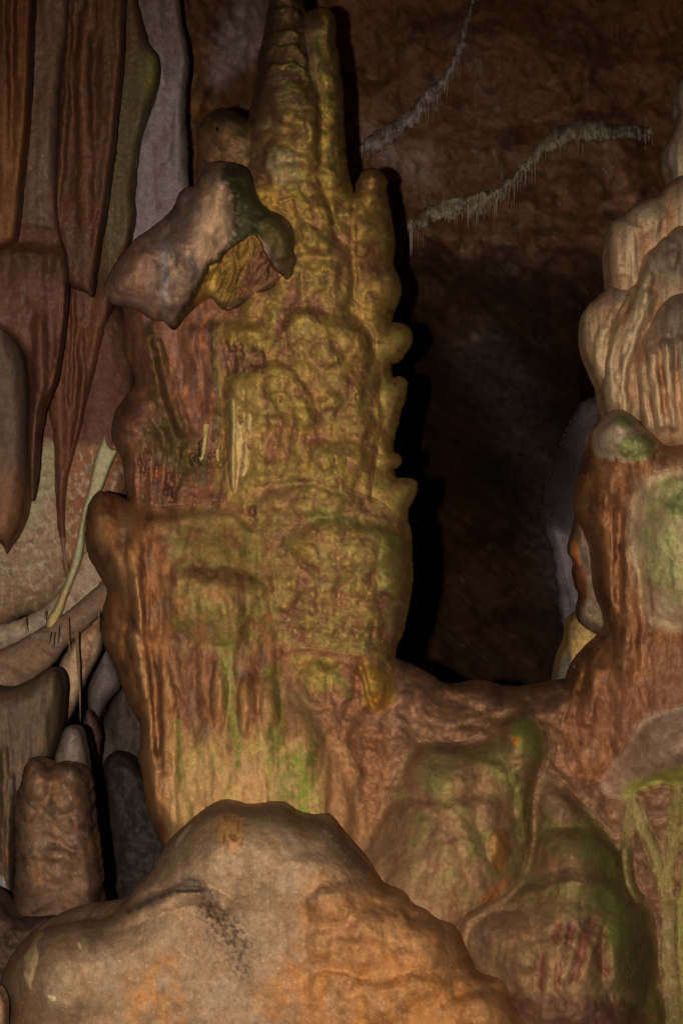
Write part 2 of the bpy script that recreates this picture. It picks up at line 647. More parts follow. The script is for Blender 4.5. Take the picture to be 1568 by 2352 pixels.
def merge_pool(k=.02):
    """let neighbouring masses of flowstone flow into each other, each staying its own mesh"""
    st = 3.0
    g0 = np.array([min(p[0].U[0, 0] for p in POOL), min(p[0].V[0, 0] for p in POOL)])
    g1 = np.array([max(p[0].U[-1, -1] for p in POOL), max(p[0].V[-1, -1] for p in POOL)])
    nx, ny = int(round((g1[0] - g0[0]) / st)) + 1, int(round((g1[1] - g0[1]) / st)) + 1
    sl = []
    un = np.full((ny, nx), -1e3)
    for s, *_ in POOL:
        i = int(round((s.V[0, 0] - g0[1]) / st))
        j = int(round((s.U[0, 0] - g0[0]) / st))
        w_ = (slice(i, i + s.U.shape[0]), slice(j, j + s.U.shape[1]))
        sl.append(w_)
        un[w_] = np.maximum(un[w_], s.sd)
    # distance to the outline of the whole mass (chamfer sweeps on the grid)
    ins = un > 0
    dist = np.where(ins, 1e4, 0.)
    dist[ins & (un < 2 * st)] = un[ins & (un < 2 * st)]
    dist = np.where(ins, 1e4, 0.)
    for _ in range(45):
        p = np.pad(dist, 1, mode='edge')
        nb = np.minimum.reduce([p[:-2, 1:-1] + st, p[2:, 1:-1] + st, p[1:-1, :-2] + st, p[1:-1, 2:] + st,
                                p[:-2, :-2] + st * 1.414, p[:-2, 2:] + st * 1.414, p[2:, :-2] + st * 1.414, p[2:, 2:] + st * 1.414])
        dist = np.where(ins, np.minimum(dist, nb), 0)
    dist = np.clip(dist, 0, 130)
    Ru, Tu = 85., .24
    g = np.clip(dist / Ru, 0, 1)
    pr = blur(1 - (1 - g) ** 2, 3)
    pr = np.sqrt(np.clip(pr * (1 - (1 - np.clip(dist / 14., 0, 1)) ** 2), 0, 1))
    cu, cv, cd = (np.array(q, float) for q in zip(*BASE))
    n_ = len(cu)
    X = cu / 400.
    Y_ = cv / 400.

    def phi(r2):
        return .5 * r2 * np.log(r2 + 1e-9)
    K = phi((X[:, None] - X) ** 2 + (Y_[:, None] - Y_) ** 2) + np.eye(n_) * .012
    Pm = np.stack([np.ones(n_), X, Y_], 1)
    M_ = np.block([[K, Pm], [Pm.T, np.zeros((3, 3))]])
    co = np.linalg.solve(M_, np.concatenate([cd, [0, 0, 0]]))
    gu, gv = np.meshgrid((g0[0] + st * np.arange(nx)) / 400., (g0[1] + st * np.arange(ny)) / 400.)
    Bz = co[n_] + co[n_ + 1] * gu + co[n_ + 2] * gv
    for q in range(n_):
        Bz += co[q] * phi((gu - X[q]) ** 2 + (gv - Y_[q]) ** 2)
    Bz = np.clip(Bz, 3.25, 4.4)
    rimz = Bz + Tu
    face = Bz + Tu * (1 - pr)
    ufade = np.clip(dist / 22., 0, 1) ** .6
    H = np.zeros((ny, nx))
    CC = np.zeros((ny, nx, 3))
    seen = np.zeros((ny, nx))
    own = -np.ones((ny, nx), int)
    order = sorted(range(len(POOL)), key=lambda q: PRI[POOL[q][0].nm][0])
    for q in order:
        s = POOL[q][0]
        w_ = sl[q]
        pr_ = PRI[s.nm]
        g = np.clip(s.sd / SWELL.get(s.nm, s.R * .9), 0, 1)
        dome = blur(1 - (1 - g) ** 2, 8 if s.nm in SWELL else 3)
        low = blur(H[w_], 9)
        m = sstep(-2, pr_[2] if len(pr_) > 2 else 16, s.sd)
        first = seen[w_] < .5
        m = np.where(first, 1, m)
        Hn = low * .6 + pr_[1] * dome + s.rel
        H[w_] = H[w_] * (1 - m) + Hn * m
        cw_ = pr_[3] if len(pr_) > 3 else 5
        n2 = fbm(s.U, s.V, 18, 3, s.seed + 77)
        mc = sstep(-cw_, cw_, s.sd + cw_ * .9 * n2 - cw_ * .3)
        mc = np.where(first, 1, mc)[..., None]
        CC[w_] = CC[w_] * (1 - mc) + s.C * mc
        seen[w_] = np.maximum(seen[w_], s.sd > -15)
        own[w_] = np.where(s.sd > 0, q, own[w_])
    YY = face - ufade * H
    for q, (s, name, mat, kw) in enumerate(POOL):
        w_ = sl[q]
        s.D = rimz[w_]
        Y = YY[w_] + np.where(own[w_] == q, 0, .006)
        s.Y = np.where((s.sd > 0) | (own[w_] >= 0), Y, s.D)
        s.C = CC[w_]
        s.sd = np.minimum(s.sd + 9, un[w_])
        s.build(name, mat, **kw)
    POOL.clear()

# ================================================================== THE SETTING
# palette: how each kind of rock looks where the flash reaches it
YEL = (128, 98, 44)
GRN = (80, 82, 32)
OLV = (98, 82, 40)
MAU = (100, 66, 44)
RED = (106, 60, 34)
ORA = (136, 78, 32)
TAN = (138, 104, 74)
PAL = (158, 126, 96)
DRK = (46, 38, 20)

# back wall of the chamber: one sheet that curls forward at the sides and overhead
s = Shape([(-760, -760), (2330, -760), (2330, 3000), (-760, 3000)], 6.8, .3, 60, (60, 38, 23), step=6, edge=0, seed=3, gain=.93)
U, V = s.U, s.V
s.h = np.zeros_like(U)
cave = sstep(500, 1350, V) * (1 - sstep(1330, 1420, U))
s.D = 6.8 + 8.0 * cave + .9 * (1 - sstep(300, 700, U)) * sstep(900, 1500, V) \
    - 3.2 * sstep(60, 760, -U) - 3.2 * sstep(1640, 2330, U) - 3.6 * sstep(60, 760, -V)
s.D -= 1.0 * (1 - sstep(300, 800, U)) * (1 - sstep(700, 1300, V))
s.noise(.30, 420, octv=3)
s.noise(.09, 130, sy=90, octv=4, seed=4)
# sweeping folds that run down to the right
q = (U * .75 + V * .66)
r_ = (V * .75 - U * .66)
s.rel += .10 * fbm(r_, q, 60, 5, 31, 420, .5, True) * sstep(480, 700, V)
s.rel += .045 * fbm(U, V, 45, 4, 37, 60, .5, True)
s.rel += .010 * fbm(U, V, 18, 3, 47, 9, .5)
s.ridge([(880, 500), (1000, 560), (1130, 640), (1230, 760), (1290, 900)], 50, .16)
s.ridge([(1060, 560), (1180, 600), (1290, 700), (1370, 840)], 60, .14)
s.ridge([(930, 640), (1040, 800), (1140, 960), (1220, 1120)], 46, .16)
s.ridge([(1080, 760), (1180, 900), (1290, 960)], 40, .16)
s.bump(1180, 130, 220, 150, .22)
s.bump(1330, 380, 190, 130, .2)
s.bump(960, 140, 120, 130, .12)
s.bump(1120, 380, 150, 90, .1)
s.rel *= 1.0
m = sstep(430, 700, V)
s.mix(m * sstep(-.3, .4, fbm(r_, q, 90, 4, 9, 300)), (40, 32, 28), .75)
s.mottle((74, 46, 24), 150, .7, .0, .5)
s.mottle((38, 22, 14), 90, .7, .05, .45, seed=3)
s.mottle((30, 18, 12), 34, .6, .15, .5, sy=60, seed=7)
s.mottle((86, 60, 40), 40, .5, .2, .55, seed=8)
s.mottle((78, 66, 58), 60, .5, .32, .6, seed=5)
s.mottle((92, 84, 78), 30, .5, .42, .6, sy=44, seed=15)
m = s.poly([(505, 60), (560, -60), (610, -40), (612, 70), (590, 130), (520, 190), (470, 200)], 26, 20)
s.mix(m, (86, 72, 66), .7)
m = s.stroke([(1030, 70), (1100, 160), (1150, 330), (1200, 420)], 30, 20, 20, .9)
s.mix(m, (64, 50, 42), .4)
m = s.stroke([(830, 300), (900, 360), (960, 380)], 26, 40, 20, .9)
s.mix(m, (96, 80, 70), .5)
m = s.stroke([(1110, 820), (1190, 960), (1270, 1130), (1300, 1300)], 70, 60, 25, .9)
s.mix(m, (96, 84, 78), .6)
m = s.stroke([(1000, 880), (1100, 1040), (1170, 1180)], 50, 40, 25, .9)
s.mix(m, (54, 44, 38), .4)
m = s.stroke([(1400, 320), (1420, 420), (1440, 470)], 16, 22, 12, .9)
s.mix(m, (104, 70, 48), .7)
WY = s.D - s.rel
WU0, WV0 = s.U[0, 0], s.V[0, 0]


def wall_depth(U, V):
    i = np.clip(((V - WV0) / 6.0).astype(int), 0, WY.shape[0] - 1)
    j = np.clip(((U - WU0) / 6.0).astype(int), 0, WY.shape[1] - 1)
    return WY[i, j]


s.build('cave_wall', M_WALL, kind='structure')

# floor of the chamber
gx, gy = np.meshgrid(np.linspace(-5, 5, 200), np.linspace(-.6, 12, 220))
gz = .10 * fbm(gx * 100, gy * 100, 130, 4, 5) + .03 * fbm(gx * 100, gy * 100, 20, 3, 8)
idx = np.arange(gx.size).reshape(gx.shape)
fc = np.stack([idx[:-1, :-1].ravel(), idx[:-1, 1:].ravel(), idx[1:, 1:].ravel(), idx[1:, :-1].ravel()], 1)
n_ = sstep(-.2, .3, fbm(gx * 100, gy * 100, 60, 4, 12))[..., None]
cc = (alb((70, 48, 34), 4) * n_ + alb((100, 76, 54), 4) * (1 - n_)).reshape(-1, 3)
link_mesh('cave_floor', np.stack([gx, gy, gz - .05], -1).reshape(-1, 3), fc, cc, M_WALL, kind='structure')


def top(s, name, mat, label, cat, group=None):
    return s.build(name, mat, label=label, cat=cat, group=group)


# ------------------------------------------------------------------ crystal-fringed ledges on the back wall
LG = 'pale crystal ledges on the back wall'


def ledge(line, w, d, label, col, spikes, seed, L=(14, 52)):
    P = chaikin(line, 2, False)
    rnd = random.Random(seed)
    n_ = len(P) - 1.
    tp = [min(1, .25 + 5 * min(i, n_ - i) / n_) * (.75 + .5 * rnd.random()) for i in range(len(P))]
    up = [(x, y - w * .42 * k) for (x, y), k in zip(P, tp)]
    dn = [(x, y + w * .6 * k) for (x, y), k in zip(P, tp)][::-1]
    t = thing('crystal_ledge', label, 'cave ledge', pt(P[len(P) // 2][0], P[len(P) // 2][1], d), LG)
    s = Shape(up + dn, d, .07, w * .5, col, smooth=1, step=2.5, edge=9, seed=seed)
    s.D = blur(wall_depth(s.U, s.V), 3) + .01
    s.noise(.04, 26, sy=60, octv=4, ridged=True)
    s.noise(.05, 9, sy=60, octv=3, seed=3, ridged=True)
    s.lumps(.02, 12, 9)
    s.mottle((52, 36, 26), 22, .8, -.1, .3, sy=34)
    s.mottle((66, 56, 36), 34, .6, .1, .4, seed=4)
    s.high((104, 92, 82), .5, .1, 1., 4)
    s.build('shelf', M_DRY, parent=t)
    xs = np.array([p[0] for p in P])
    ys = np.array([p[1] for p in P])
    o_ = np.argsort(xs)
    for i in range(spikes):
        a = (i + rnd.random() * .9) / spikes
        x = xs.min() + (xs.max() - xs.min()) * a
        if line[0][1] < 0 or line[-1][1] < 0:
            k = a * (len(P) - 1)
            j = int(k)
            x, y = P[j] + (P[min(j + 1, len(P) - 1)] - P[j]) * (k - j)
            if y < -20:
                continue
        else:
            y = np.interp(x, xs[o_], ys[o_])
        ln = L[0] + (L[1] - L[0]) * rnd.random() ** 1.8
        cl = [(80, 68, 58), (60, 44, 32), (70, 54, 40)][rnd.randrange(3)]
        dd = float(wall_depth(np.array([x]), np.array([y]))[0]) - rnd.uniform(.02, .06)
        spike(x, y + w * rnd.uniform(-.1, .3), x + rnd.uniform(-1, 1), y + w * .4 + ln, rnd.uniform(1.8, 4.6), .6, dd,
              cl, 'stalactite', M_DRY, seed=seed + i, nseg=7, parent=t)
    return t


D_L = 6.25
ledge([(905, 525), (950, 512), (985, 492), (1040, 470), (1110, 466), (1150, 442), (1200, 392), (1240, 338), (1290, 302),
       (1350, 294), (1430, 302), (1500, 298)], 46, D_L, 'long pale ledge fringed with tiny stalactites rising rightwards across the back wall',
      (84, 74, 58), 90, 11, L=(6, 58))
ledge([(812, 352), (850, 326), (900, 300), (950, 262), (985, 220), (1022, 192), (1045, 130), (1070, 60), (1100, -60)], 50, D_L - .02,
      'pale ledge with tiny stalactites climbing to the top edge above the thin long fringed ledge', (86, 74, 66), 56, 12, L=(6, 60))

# lilac-grey blade of rock hanging in the dark passage
s = Shape([(1345, 900), (1560, 900), (1560, 1560), (1322, 1560), (1312, 1500), (1303, 1455), (1296, 1466), (1287, 1423), (1280, 1375), (1276, 1320),
           (1265, 1269), (1254, 1221), (1246, 1180), (1250, 1120), (1282, 1030), (1310, 960)], 6.7, .2, 40, (72, 62, 62), seed=21, edge=6)
lf = s.U - np.interp(s.V, [420, 640, 800, 920, 1020, 1110, 1180, 1221, 1269, 1320, 1423, 1560], [1380, 1250, 1190, 1170, 1180, 1205, 1234, 1254, 1265, 1276, 1287, 1322])
s.D = s.D + 2.2 * (1 - sstep(1060, 1230, s.V)) * (1 - sstep(-20, 170, lf)) + 1.2 * (1 - sstep(900, 1200, s.V))
s.noise(.10, 90, sy=140, octv=3)
s.noise(.03, 30, sy=60, octv=3, seed=2)
s.mottle((54, 46, 46), 50, .6, 0, .4, sy=80)
s.mix(1 - sstep(760, 960, s.V - .5 * (s.U - 1250) + 50 * fbm(s.U, s.V, 60, 3, 3)), (56, 40, 32), .9)
s.mottle((30, 25, 22), 9, .6, .3, .45, seed=3)
top(s, 'tapering_rock', M_DRY, 'lilac grey rock blade tapering downwards in the dark passage at right', 'rock formation')

# ------------------------------------------------------------------ curtains at upper left
CG = 'hanging stone curtains at the left'
s = Shape([(280, -90), (412, -90), (413, 0), (421, 60), (433, 110), (437, 150), (428, 200), (427, 260), (432, 330), (434, 430),
           (440, 520), (400, 680), (260, 700), (280, 300)], 5.2, .10, 26, (92, 78, 73), seed=31)
s.ridge([(410, -80), (428, 110), (424, 150), (412, 230), (415, 330), (400, 440)], 26, .04)
s.ridge([(330, -60), (372, 130), (368, 240), (342, 400)], 30, .04)
s.noise(.02, 40, sy=180, octv=2)
s.noise(.012, 9, sy=14, octv=4, seed=3)
s.mottle((72, 52, 40), 40, .7, .0, .35, sy=120)
s.mottle((116, 102, 98), 50, .6, .1, .4, sy=140, seed=4)
s.mix(1 - sstep(60, 230, s.V + 60 * fbm(s.U, s.V, 40, 3, 4)), (72, 54, 42), .6)
s.mottle((58, 42, 34), 9, .5, .2, .45, seed=6)
top(s, 'stone_curtain', M_DRY, 'pale lilac grey stone curtain behind the olive one, left of the tall column', 'stone curtain', CG)

s = Shape([(230, -90), (306, -90), (314, 0), (323, 30), (334, 72), (344, 106), (361, 124), (366, 132), (368, 158), (365, 188), (354, 222),
           (338, 268), (326, 298), (319, 340), (312, 400), (307, 450), (312, 495), (304, 535), (294, 572), (278, 640), (262, 702),
           (252, 735), (238, 783), (227, 845), (212, 888), (198, 951), (190, 990), (180, 1025), (168, 1066), (158, 1103), (155, 1205),
           (158, 1232), (160, 1272), (163, 1312), (162, 1333), (152, 1330), (141, 1294), (129, 1225), (125, 1148), (123, 1050), (116, 984),
           (101, 947), (110, 840), (150, 640), (200, 300)], 4.95, .10, 20, (64, 42, 26), seed=32)
s.ridge([(183, 740), (190, 867), (184, 940), (178, 995), (168, 1050), (150, 1110)], 9, .03)
s.ridge([(150, 700), (146, 812), (132, 900), (140, 1050), (142, 1290)], 18, .025)
s.ridge([(250, 600), (228, 740), (205, 860), (186, 960), (172, 1040)], 16, .02)
s.ridge([(170, 650), (168, 800), (160, 950)], 7, .03)
s.noise(.014, 34, sy=300, octv=2)
s.noise(.010, 8, sy=10, octv=3, seed=3)
m = s.poly([(270, 120), (330, 100), (368, 130), (366, 190), (330, 300), (316, 420), (300, 540), (230, 640), (250, 400)], 12, 10)
s.mix(m, (62, 52, 28), .8)
s.mix(s.bump(340, 165, 30, 60, .0), (76, 66, 32), .7)
s.mottle((48, 34, 22), 34, .6, .0, .4, sy=150)
m = sstep(640, 720, s.V)
s.mix(m, (78, 42, 26), .7)
s.mottle((54, 28, 18), 12, .7, .0, .4, sy=120, seed=5, m=m)
s.mix(s.poly([(115, 1235), (170, 1235), (170, 1350), (140, 1350)], 3, 3), (88, 66, 48), .9)
top(s, 'stone_curtain', M_WET, 'olive and brown stone curtain with a wavy edge that tapers to a long stalactite tip', 'stone curtain', CG)

s = Shape([(130, -90), (291, -90), (288, 0), (283, 146), (274, 220), (269, 275), (264, 348), (256, 395), (249, 447), (240, 513),
           (231, 553), (226, 593), (221, 632), (215, 676), (209, 684), (198, 671), (168, 664), (148, 640), (133, 560), (124, 512), (121, 440),
           (124, 311), (130, 183), (146, 80)], 4.7, .10, 18, (72, 44, 26), seed=33)
s.ridge([(212, -80), (208, 20), (196, 91), (188, 160), (191, 240), (200, 330), (195, 450), (205, 560)], 18, .045)
s.ridge([(282, -80), (278, 100), (264, 260), (250, 400), (236, 500), (214, 620)], 16, .03)
s.ridge([(240, -80), (244, 100), (236, 300), (225, 450)], 24, .02)
s.ridge([(161, -80), (159, 110), (157, 230), (146, 320), (140, 400), (126, 480), (140, 560)], 9, .02)
s.ridge([(172, 0), (172, 120), (165, 330), (150, 500)], 12, -.02)
s.ridge([(222, 60), (216, 200), (222, 330)], 14, -.02)
s.noise(.012, 34, sy=300, octv=2)
s.noise(.012, 8, sy=12, octv=3, seed=3)
s.mottle((54, 32, 20), 60, .7, .0, .4, sy=300)
s.mottle((52, 32, 22), 14, .5, .1, .4, sy=60, seed=9)
s.high((96, 60, 34), .5, .1, 1, 8)
s.mix(1 - sstep(200, 460, s.U * 1.2 - 0 * s.V), (60, 36, 24), .35)
top(s, 'stone_curtain', M_WET, 'reddish brown stone curtain with rope like folds, third from the left edge', 'stone curtain', CG)

s = Shape([(50, -90), (170, -90), (155, 80), (140, 183), (134, 311), (130, 440), (136, 540), (160, 590), (152, 695), (147, 768),
           (139, 812), (132, 867), (121, 896), (103, 936), (98, 960), (91, 995), (88, 1050), (83, 1105), (78, 1148), (72, 1154), (69, 1123), (65, 1087),
           (63, 1013), (67, 940), (68, 885), (64, 841), (55, 808), (33, 783), (7, 761), (-90, 742), (-90, 500), (20, 480)], 4.6, .12, 24,
          (76, 46, 32), seed=34)
s.noise(.03, 44, sy=300, octv=2)
s.lumps(.012, 13, 16)
s.noise(.008, 6, octv=3, seed=4)
s.ridge([(150, 640), (148, 760), (134, 850), (118, 900), (100, 950), (88, 1060)], 8, .04)
s.ridge([(-20, 552), (60, 548), (150, 560)], 26, -.05)
s.ridge([(90, 700), (95, 850), (80, 960), (76, 1130)], 16, .05)
m = 1 - sstep(500, 560, s.V + 20 * fbm(s.U, s.V, 30, 3, 4))
s.mix(m, (78, 56, 42), .9)
s.mottle((62, 42, 30), 26, .6, .0, .4, sy=60, m=m, seed=9)
s.mottle((52, 30, 18), 30, .7, .05, .4, sy=80, seed=2, m=1 - m)
s.mottle((96, 56, 38), 20, .4, .1, .5, sy=60, seed=12, m=1 - m)
s.mix(sstep(540, 560, s.V) * (1 - sstep(600, 680, s.V)), (50, 28, 18), .6)
top(s, 'stone_curtain', M_WET, 'broad funnel shaped red brown curtain ending in a pointed stalactite', 'stone curtain', CG)

s = Shape([(-90, -90), (83, -90), (79, 0), (77, 60), (73, 160), (68, 260), (62, 330), (56, 380), (49, 450), (43, 510), (37, 545),
           (30, 556), (15, 561), (0, 567), (-90, 600)], 4.4, .09, 18, (94, 58, 34), seed=35)
s.ridge([(28, -80), (28, 60), (30, 190), (36, 290)], 12, -.025)
s.ridge([(40, -80), (40, 90), (36, 200)], 8, .03)
s.ridge([(62, -80), (60, 150), (48, 330), (34, 500)], 20, .04)
s.ridge([(10, -80), (12, 200), (8, 500)], 14, .03)
s.noise(.02, 40, sy=300, octv=2)
s.noise(.006, 9, sy=12, octv=3, seed=3)
s.mix(1 - sstep(60, 330, s.V), (76, 42, 24), .8)
s.mottle((70, 42, 24), 34, .6, .0, .4, sy=260)
top(s, 'stone_curtain', M_ROCK, 'smooth orange brown curtain with a blunt tip at the far left edge', 'stone curtain', CG)

# ------------------------------------------------------------------ rock behind and below the curtains
s = Shape([(-90, 690), (0, 700), (44, 780), (62, 830), (68, 900), (68, 1080), (61, 1150), (53, 1195), (38, 1228), (26, 1248),
           (19, 1262), (16, 1278), (11, 1258), (0, 1246), (-90, 1230)], 4.75, .28, 50, (74, 56, 42), seed=41)
s.noise(.03, 60, sy=120)
s.noise(.006, 8, octv=3, seed=3)
s.mix(sstep(1000, 1200, s.V + 40 * fbm(s.U, s.V, 40, 3, 2)), (104, 66, 42), .8)
s.mottle((66, 54, 40), 40, .5, .1, .4)
top(s, 'hanging_boulder', M_DRY, 'smooth grey brown hanging boss with a reddish tip, below the curtains', 'rock formation')

s = Shape([(-90, 860), (60, 760), (180, 680), (300, 690), (320, 900), (300, 1170), (220, 1300), (150, 1390), (105, 1406), (92, 1420),
           (60, 1412), (38, 1424), (20, 1436), (0, 1443), (-90, 1450)], 5.15, .3, 80, (104, 80, 58), seed=42)
s.noise(.06, 90, sy=160)
s.lumps(.014, 15, 13, drop=.5)
s.noise(.012, 9, octv=3, seed=4)
m = 1 - sstep(990, 1020, s.V + 12 * fbm(s.U, s.V, 26, 3, 2) - .1 * s.U)
s.mix(m, (66, 40, 28), .95)
s.mottle((64, 36, 26), 60, .6, 0, .4, m=m, seed=3)
m2 = (1 - m) * sstep(130, 170, s.U)
s.mix(m2, (96, 56, 34), .8)
n_ = fbm(s.U, s.V, 26, 4, 77, 44, .6, True)
s.mix((1 - m) * sstep(.55, .8, n_), (130, 116, 92), .55)
s.mix((1 - m) * s.poly([(60, 1040), (110, 1010), (130, 1060), (110, 1150), (70, 1220), (40, 1260), (50, 1150)], 16, 16), (106, 100, 70), .5)
s.mottle((74, 56, 42), 24, .6, .1, .45, m=1 - m, seed=8)
top(s, 'rock_boss', M_ROCK, 'bumpy tan flowstone panel with pale veins behind the two hanging points at left', 'rock formation')

# bands slanting down to the left
BG = 'slanting flowstone bands at the left'


def band(poly, d, col, label, seed, ang=-32):
    s = Shape(poly, d, .08, 30, col, seed=seed)
    a = math.radians(ang)
    x = s.U * math.cos(a) - s.V * math.sin(a)
    y = s.U * math.sin(a) + s.V * math.cos(a)
    s.rel += .025 * fbm(x, y, 160, 2, seed, 40)
    s.noise(.008, 9, octv=3)
    s.mottle((88, 66, 50), 40, .6, 0, .4)
    s.mottle((130, 112, 98), 26, .5, .2, .5, seed=3)
    s.mottle((66, 40, 30), 18, .5, .25, .5, seed=5)
    return top(s, 'flowstone_band', M_ROCK, label, 'rock formation', BG)


band([(190, 1240), (250, 1250), (300, 1300), (300, 1362), (180, 1412), (150, 1446), (100, 1458), (60, 1475), (0, 1500), (-90, 1520), (-90, 1420),
      (0, 1440), (100, 1400), (150, 1340)], 5.0, (112, 92, 74), 'paler slanting band behind the tip of the cream ribbon', 43)
band([(330, 1300), (330, 1370), (250, 1400), (190, 1452), (160, 1478), (120, 1530), (60, 1580), (-90, 1620), (-90, 1480), (0, 1497),
      (60, 1462), (150, 1410), (225, 1345), (260, 1310)], 4.9, (92, 68, 50), 'brown slanting band with thin drips under the cream ribbon', 44)

s = Shape([(228, 1400), (236, 1452), (237, 1483), (221, 1521), (199, 1558), (184, 1597), (166, 1642), (147, 1672), (130, 1760), (90, 1740),
           (120, 1560), (170, 1460)], 5.05, .14, 26, (132, 104, 76), seed=45)
s.noise(.02, 26, sy=90)
s.mix(s.stroke([(210, 1440), (205, 1490), (190, 1530)], 14, 8), (90, 50, 32), .8)
s.mottle((106, 78, 60), 12, .6, .1, .4)
top(s, 'stone_curtain', M_ROCK, 'pale cream narrow curtain behind the longest thin stalactite at lower left', 'stone curtain', CG)

s = Shape([(236, 1478), (250, 1492), (266, 1521), (282, 1562), (278, 1580), (258, 1602), (240, 1624), (224, 1659), (205, 1640), (196, 1600),
           (210, 1540)], 5.9, .2, 40, (74, 62, 56), seed=46)
s.noise(.05, 40, sy=70)
s.mottle((66, 58, 56), 20, .5, 0, .4)
top(s, 'rock_fold', M_DRY, 'grey brown fold of rock in the dark gap left of the orange formation', 'rock formation')
s = Shape([(282, 1560), (320, 1600), (350, 1700), (350, 1790), (220, 1810), (222, 1700), (246, 1630)], 6.3, .2, 50, (50, 40, 34), seed=47)
s.noise(.08, 50, sy=70)
s.mottle((40, 32, 30), 30, .6, 0, .4)
top(s, 'rock_fold', M_DRY, 'darker rock fold below the grey brown one in the gap', 'rock formation')
s = Shape([(200, 1622), (222, 1650), (234, 1690), (232, 1720), (222, 1770), (215, 1720), (200, 1700), (188, 1660)], 5.5, .1, 20, (62, 40, 34), seed=48)
s.noise(.02, 10)
top(s, 'hanging_rock', M_WET, 'small dark brown ragged rock hanging above the shadowed gap', 'rock formation')
s = Shape([(235, 1760), (248, 1734), (270, 1726), (300, 1735), (330, 1770), (380, 1850), (420, 1930), (420, 2200), (250, 2200), (250, 1990),
           (240, 1850)], 6.0, .3, 60, (38, 31, 27), seed=49)
s.noise(.06, 50)
s.noise(.012, 8, seed=2)
s.mottle((34, 28, 26), 30, .7, 0, .4)
s.mottle((70, 64, 62), 16, .5, .25, .5, seed=2)
top(s, 'rounded_rock', M_DRY, 'dim grey round shouldered rock deep in the gap behind the foreground mound', 'rock formation')

s = Shape([(-90, 1550), (0, 1588), (60, 1568), (100, 1540), (124, 1530), (140, 1545), (148, 1588), (143, 1635), (136, 1690), (121, 1748), (104, 1800),
           (70, 1850), (45, 1930), (34, 2040), (30, 2110), (-90, 2140)], 4.5, .25, 50, (78, 60, 44), seed=50)
s.noise(.03, 26, sy=120)
s.noise(.008, 8, octv=3, seed=3)
s.ridge([(8, 1700), (12, 1850), (10, 2010)], 10, .05)
s.ridge([(26, 1760), (28, 1850), (20, 1990), (26, 2050)], 9, .05)
s.mottle((104, 68, 44), 30, .6, .1, .4, sy=90)
s.mix(s.poly([(-20, 1990), (20, 2030), (30, 2100), (-20, 2060)], 5, 6), (140, 130, 124), .8)
top(s, 'flowstone_lobe', M_ROCK, 'grey brown drooping lobe at the left edge beside the twin stalagmites', 'rock formation')

s = Shape([(234, 1010), (241, 996), (248, 1016), (256, 1030), (268, 1030), (272, 1038), (257, 1065), (240, 1116), (226, 1140), (206, 1160), (197, 1194), (194, 1262), (184, 1302),
           (172, 1331), (161, 1357), (147, 1397), (129, 1441), (115, 1456), (108, 1470), (105, 1441), (108, 1419), (124, 1397), (143, 1353),
           (161, 1305), (171, 1258), (185, 1196), (193, 1150), (202, 1130), (210, 1087), (222, 1035)], 4.9, .05, 9, (124, 112, 82), step=2, edge=1.6, seed=51)
s.lumps(.012, 9, 11)
s.mix(sstep(1290, 1400, s.V), (150, 108, 66), .8)
s.mottle((112, 112, 70), 12, .6, 0, .4)
s.mottle((96, 78, 56), 7, .5, .2, .4, seed=3)
top(s, 'stone_ribbon', M_DRY, 'narrow cream ribbon of flowstone slanting down to a point beside the orange formation', 'rock formation')

SG = 'thin stalactites at the lower left'
for i, (x0, y0, x1, y1, a, lb) in enumerate([
        (176, 1452, 185, 1658, 5.5, 'longest thin brown stalactite, above the twin stalagmites'),
        (156, 1418, 160, 1494, 3.2, 'short thin brown stalactite just left of the longest one'),
        (134, 1440, 133, 1478, 2.4, 'tiny stalactite third in the row right of the cream ribbon tip'),
        (124, 1452, 122, 1488, 2.4, 'tiny stalactite second in the row right of the cream ribbon tip'),
        (116, 1452, 112, 1480, 2.2, 'tiny stalactite nearest to the cream ribbon tip'),
        (228, 1405, 225, 1455, 2.4, 'thin dark stalactite close to the left side of the orange formation'),
        (57, 1418, 61, 1452, 3.4, 'short stubby stalactite under the bumpy tan panel'),
        (104, 1404, 103, 1426, 3.0, 'very short stub stalactite left of the cream ribbon')]):
    spike(x0, y0, x1, y1, a, .8, 4.68, (88, 64, 44), 'stalactite', M_ROCK, seed=60 + i, bend=2 if i == 0 else .5,
          label=lb, cat='stalactite', group=SG)

# twin stalagmite at lower left
t = thing('twin_stalagmite', 'stout brown double headed stalagmite at lower left beside the shadowed gap', 'stalagmite', pt(130, 2400, 4.0))
s = Shape([(120, 1760), (138, 1700), (147, 1676), (161, 1664), (178, 1667), (191, 1682), (196, 1710), (203, 1745), (207, 1800), (205, 1900), (120, 1900)],
          4.2, .16, 40, (104, 88, 74), seed=52)
s.noise(.02, 40)
s.noise(.006, 9, seed=2)
s.mottle((80, 62, 50), 26, .6, 0, .4)
s.build('rear_head', M_DRY, parent=t)
s = Shape([(38, 1830), (48, 1800), (57, 1757), (67, 1744), (84, 1741), (99, 1750), (112, 1765), (128, 1758), (154, 1749), (183, 1760), (201, 1786),
           (208, 1815), (211, 1859), (219, 1921), (226, 1976), (231, 2013), (235, 2033), (226, 2053), (236, 2086), (244, 2110), (260, 2160), (280, 2520), (0, 2520),
           (10, 2126), (30, 2060), (36, 1950), (33, 1866)], 4.0, .26, 70, (106, 76, 54), seed=53, edge=6)
s.bump(84, 1790, 34, 70, .05)
s.bump(160, 1830, 50, 90, .05)
s.lip([(30, 1880), (100, 1862), (160, 1880), (215, 1870)], .03, 60)
s.lip([(40, 1960), (130, 1945), (225, 1970)], .05, 70)
s.lip([(20, 2060), (120, 2040), (240, 2060)], .035, 50)
s.lumps(.04, 44, 34, drop=.6)
s.noise(.015, 14, octv=4)
s.mottle((76, 52, 38), 36, .7, .0, .35)
s.mottle((134, 88, 50), 30, .6, .1, .4, sy=60, seed=4)
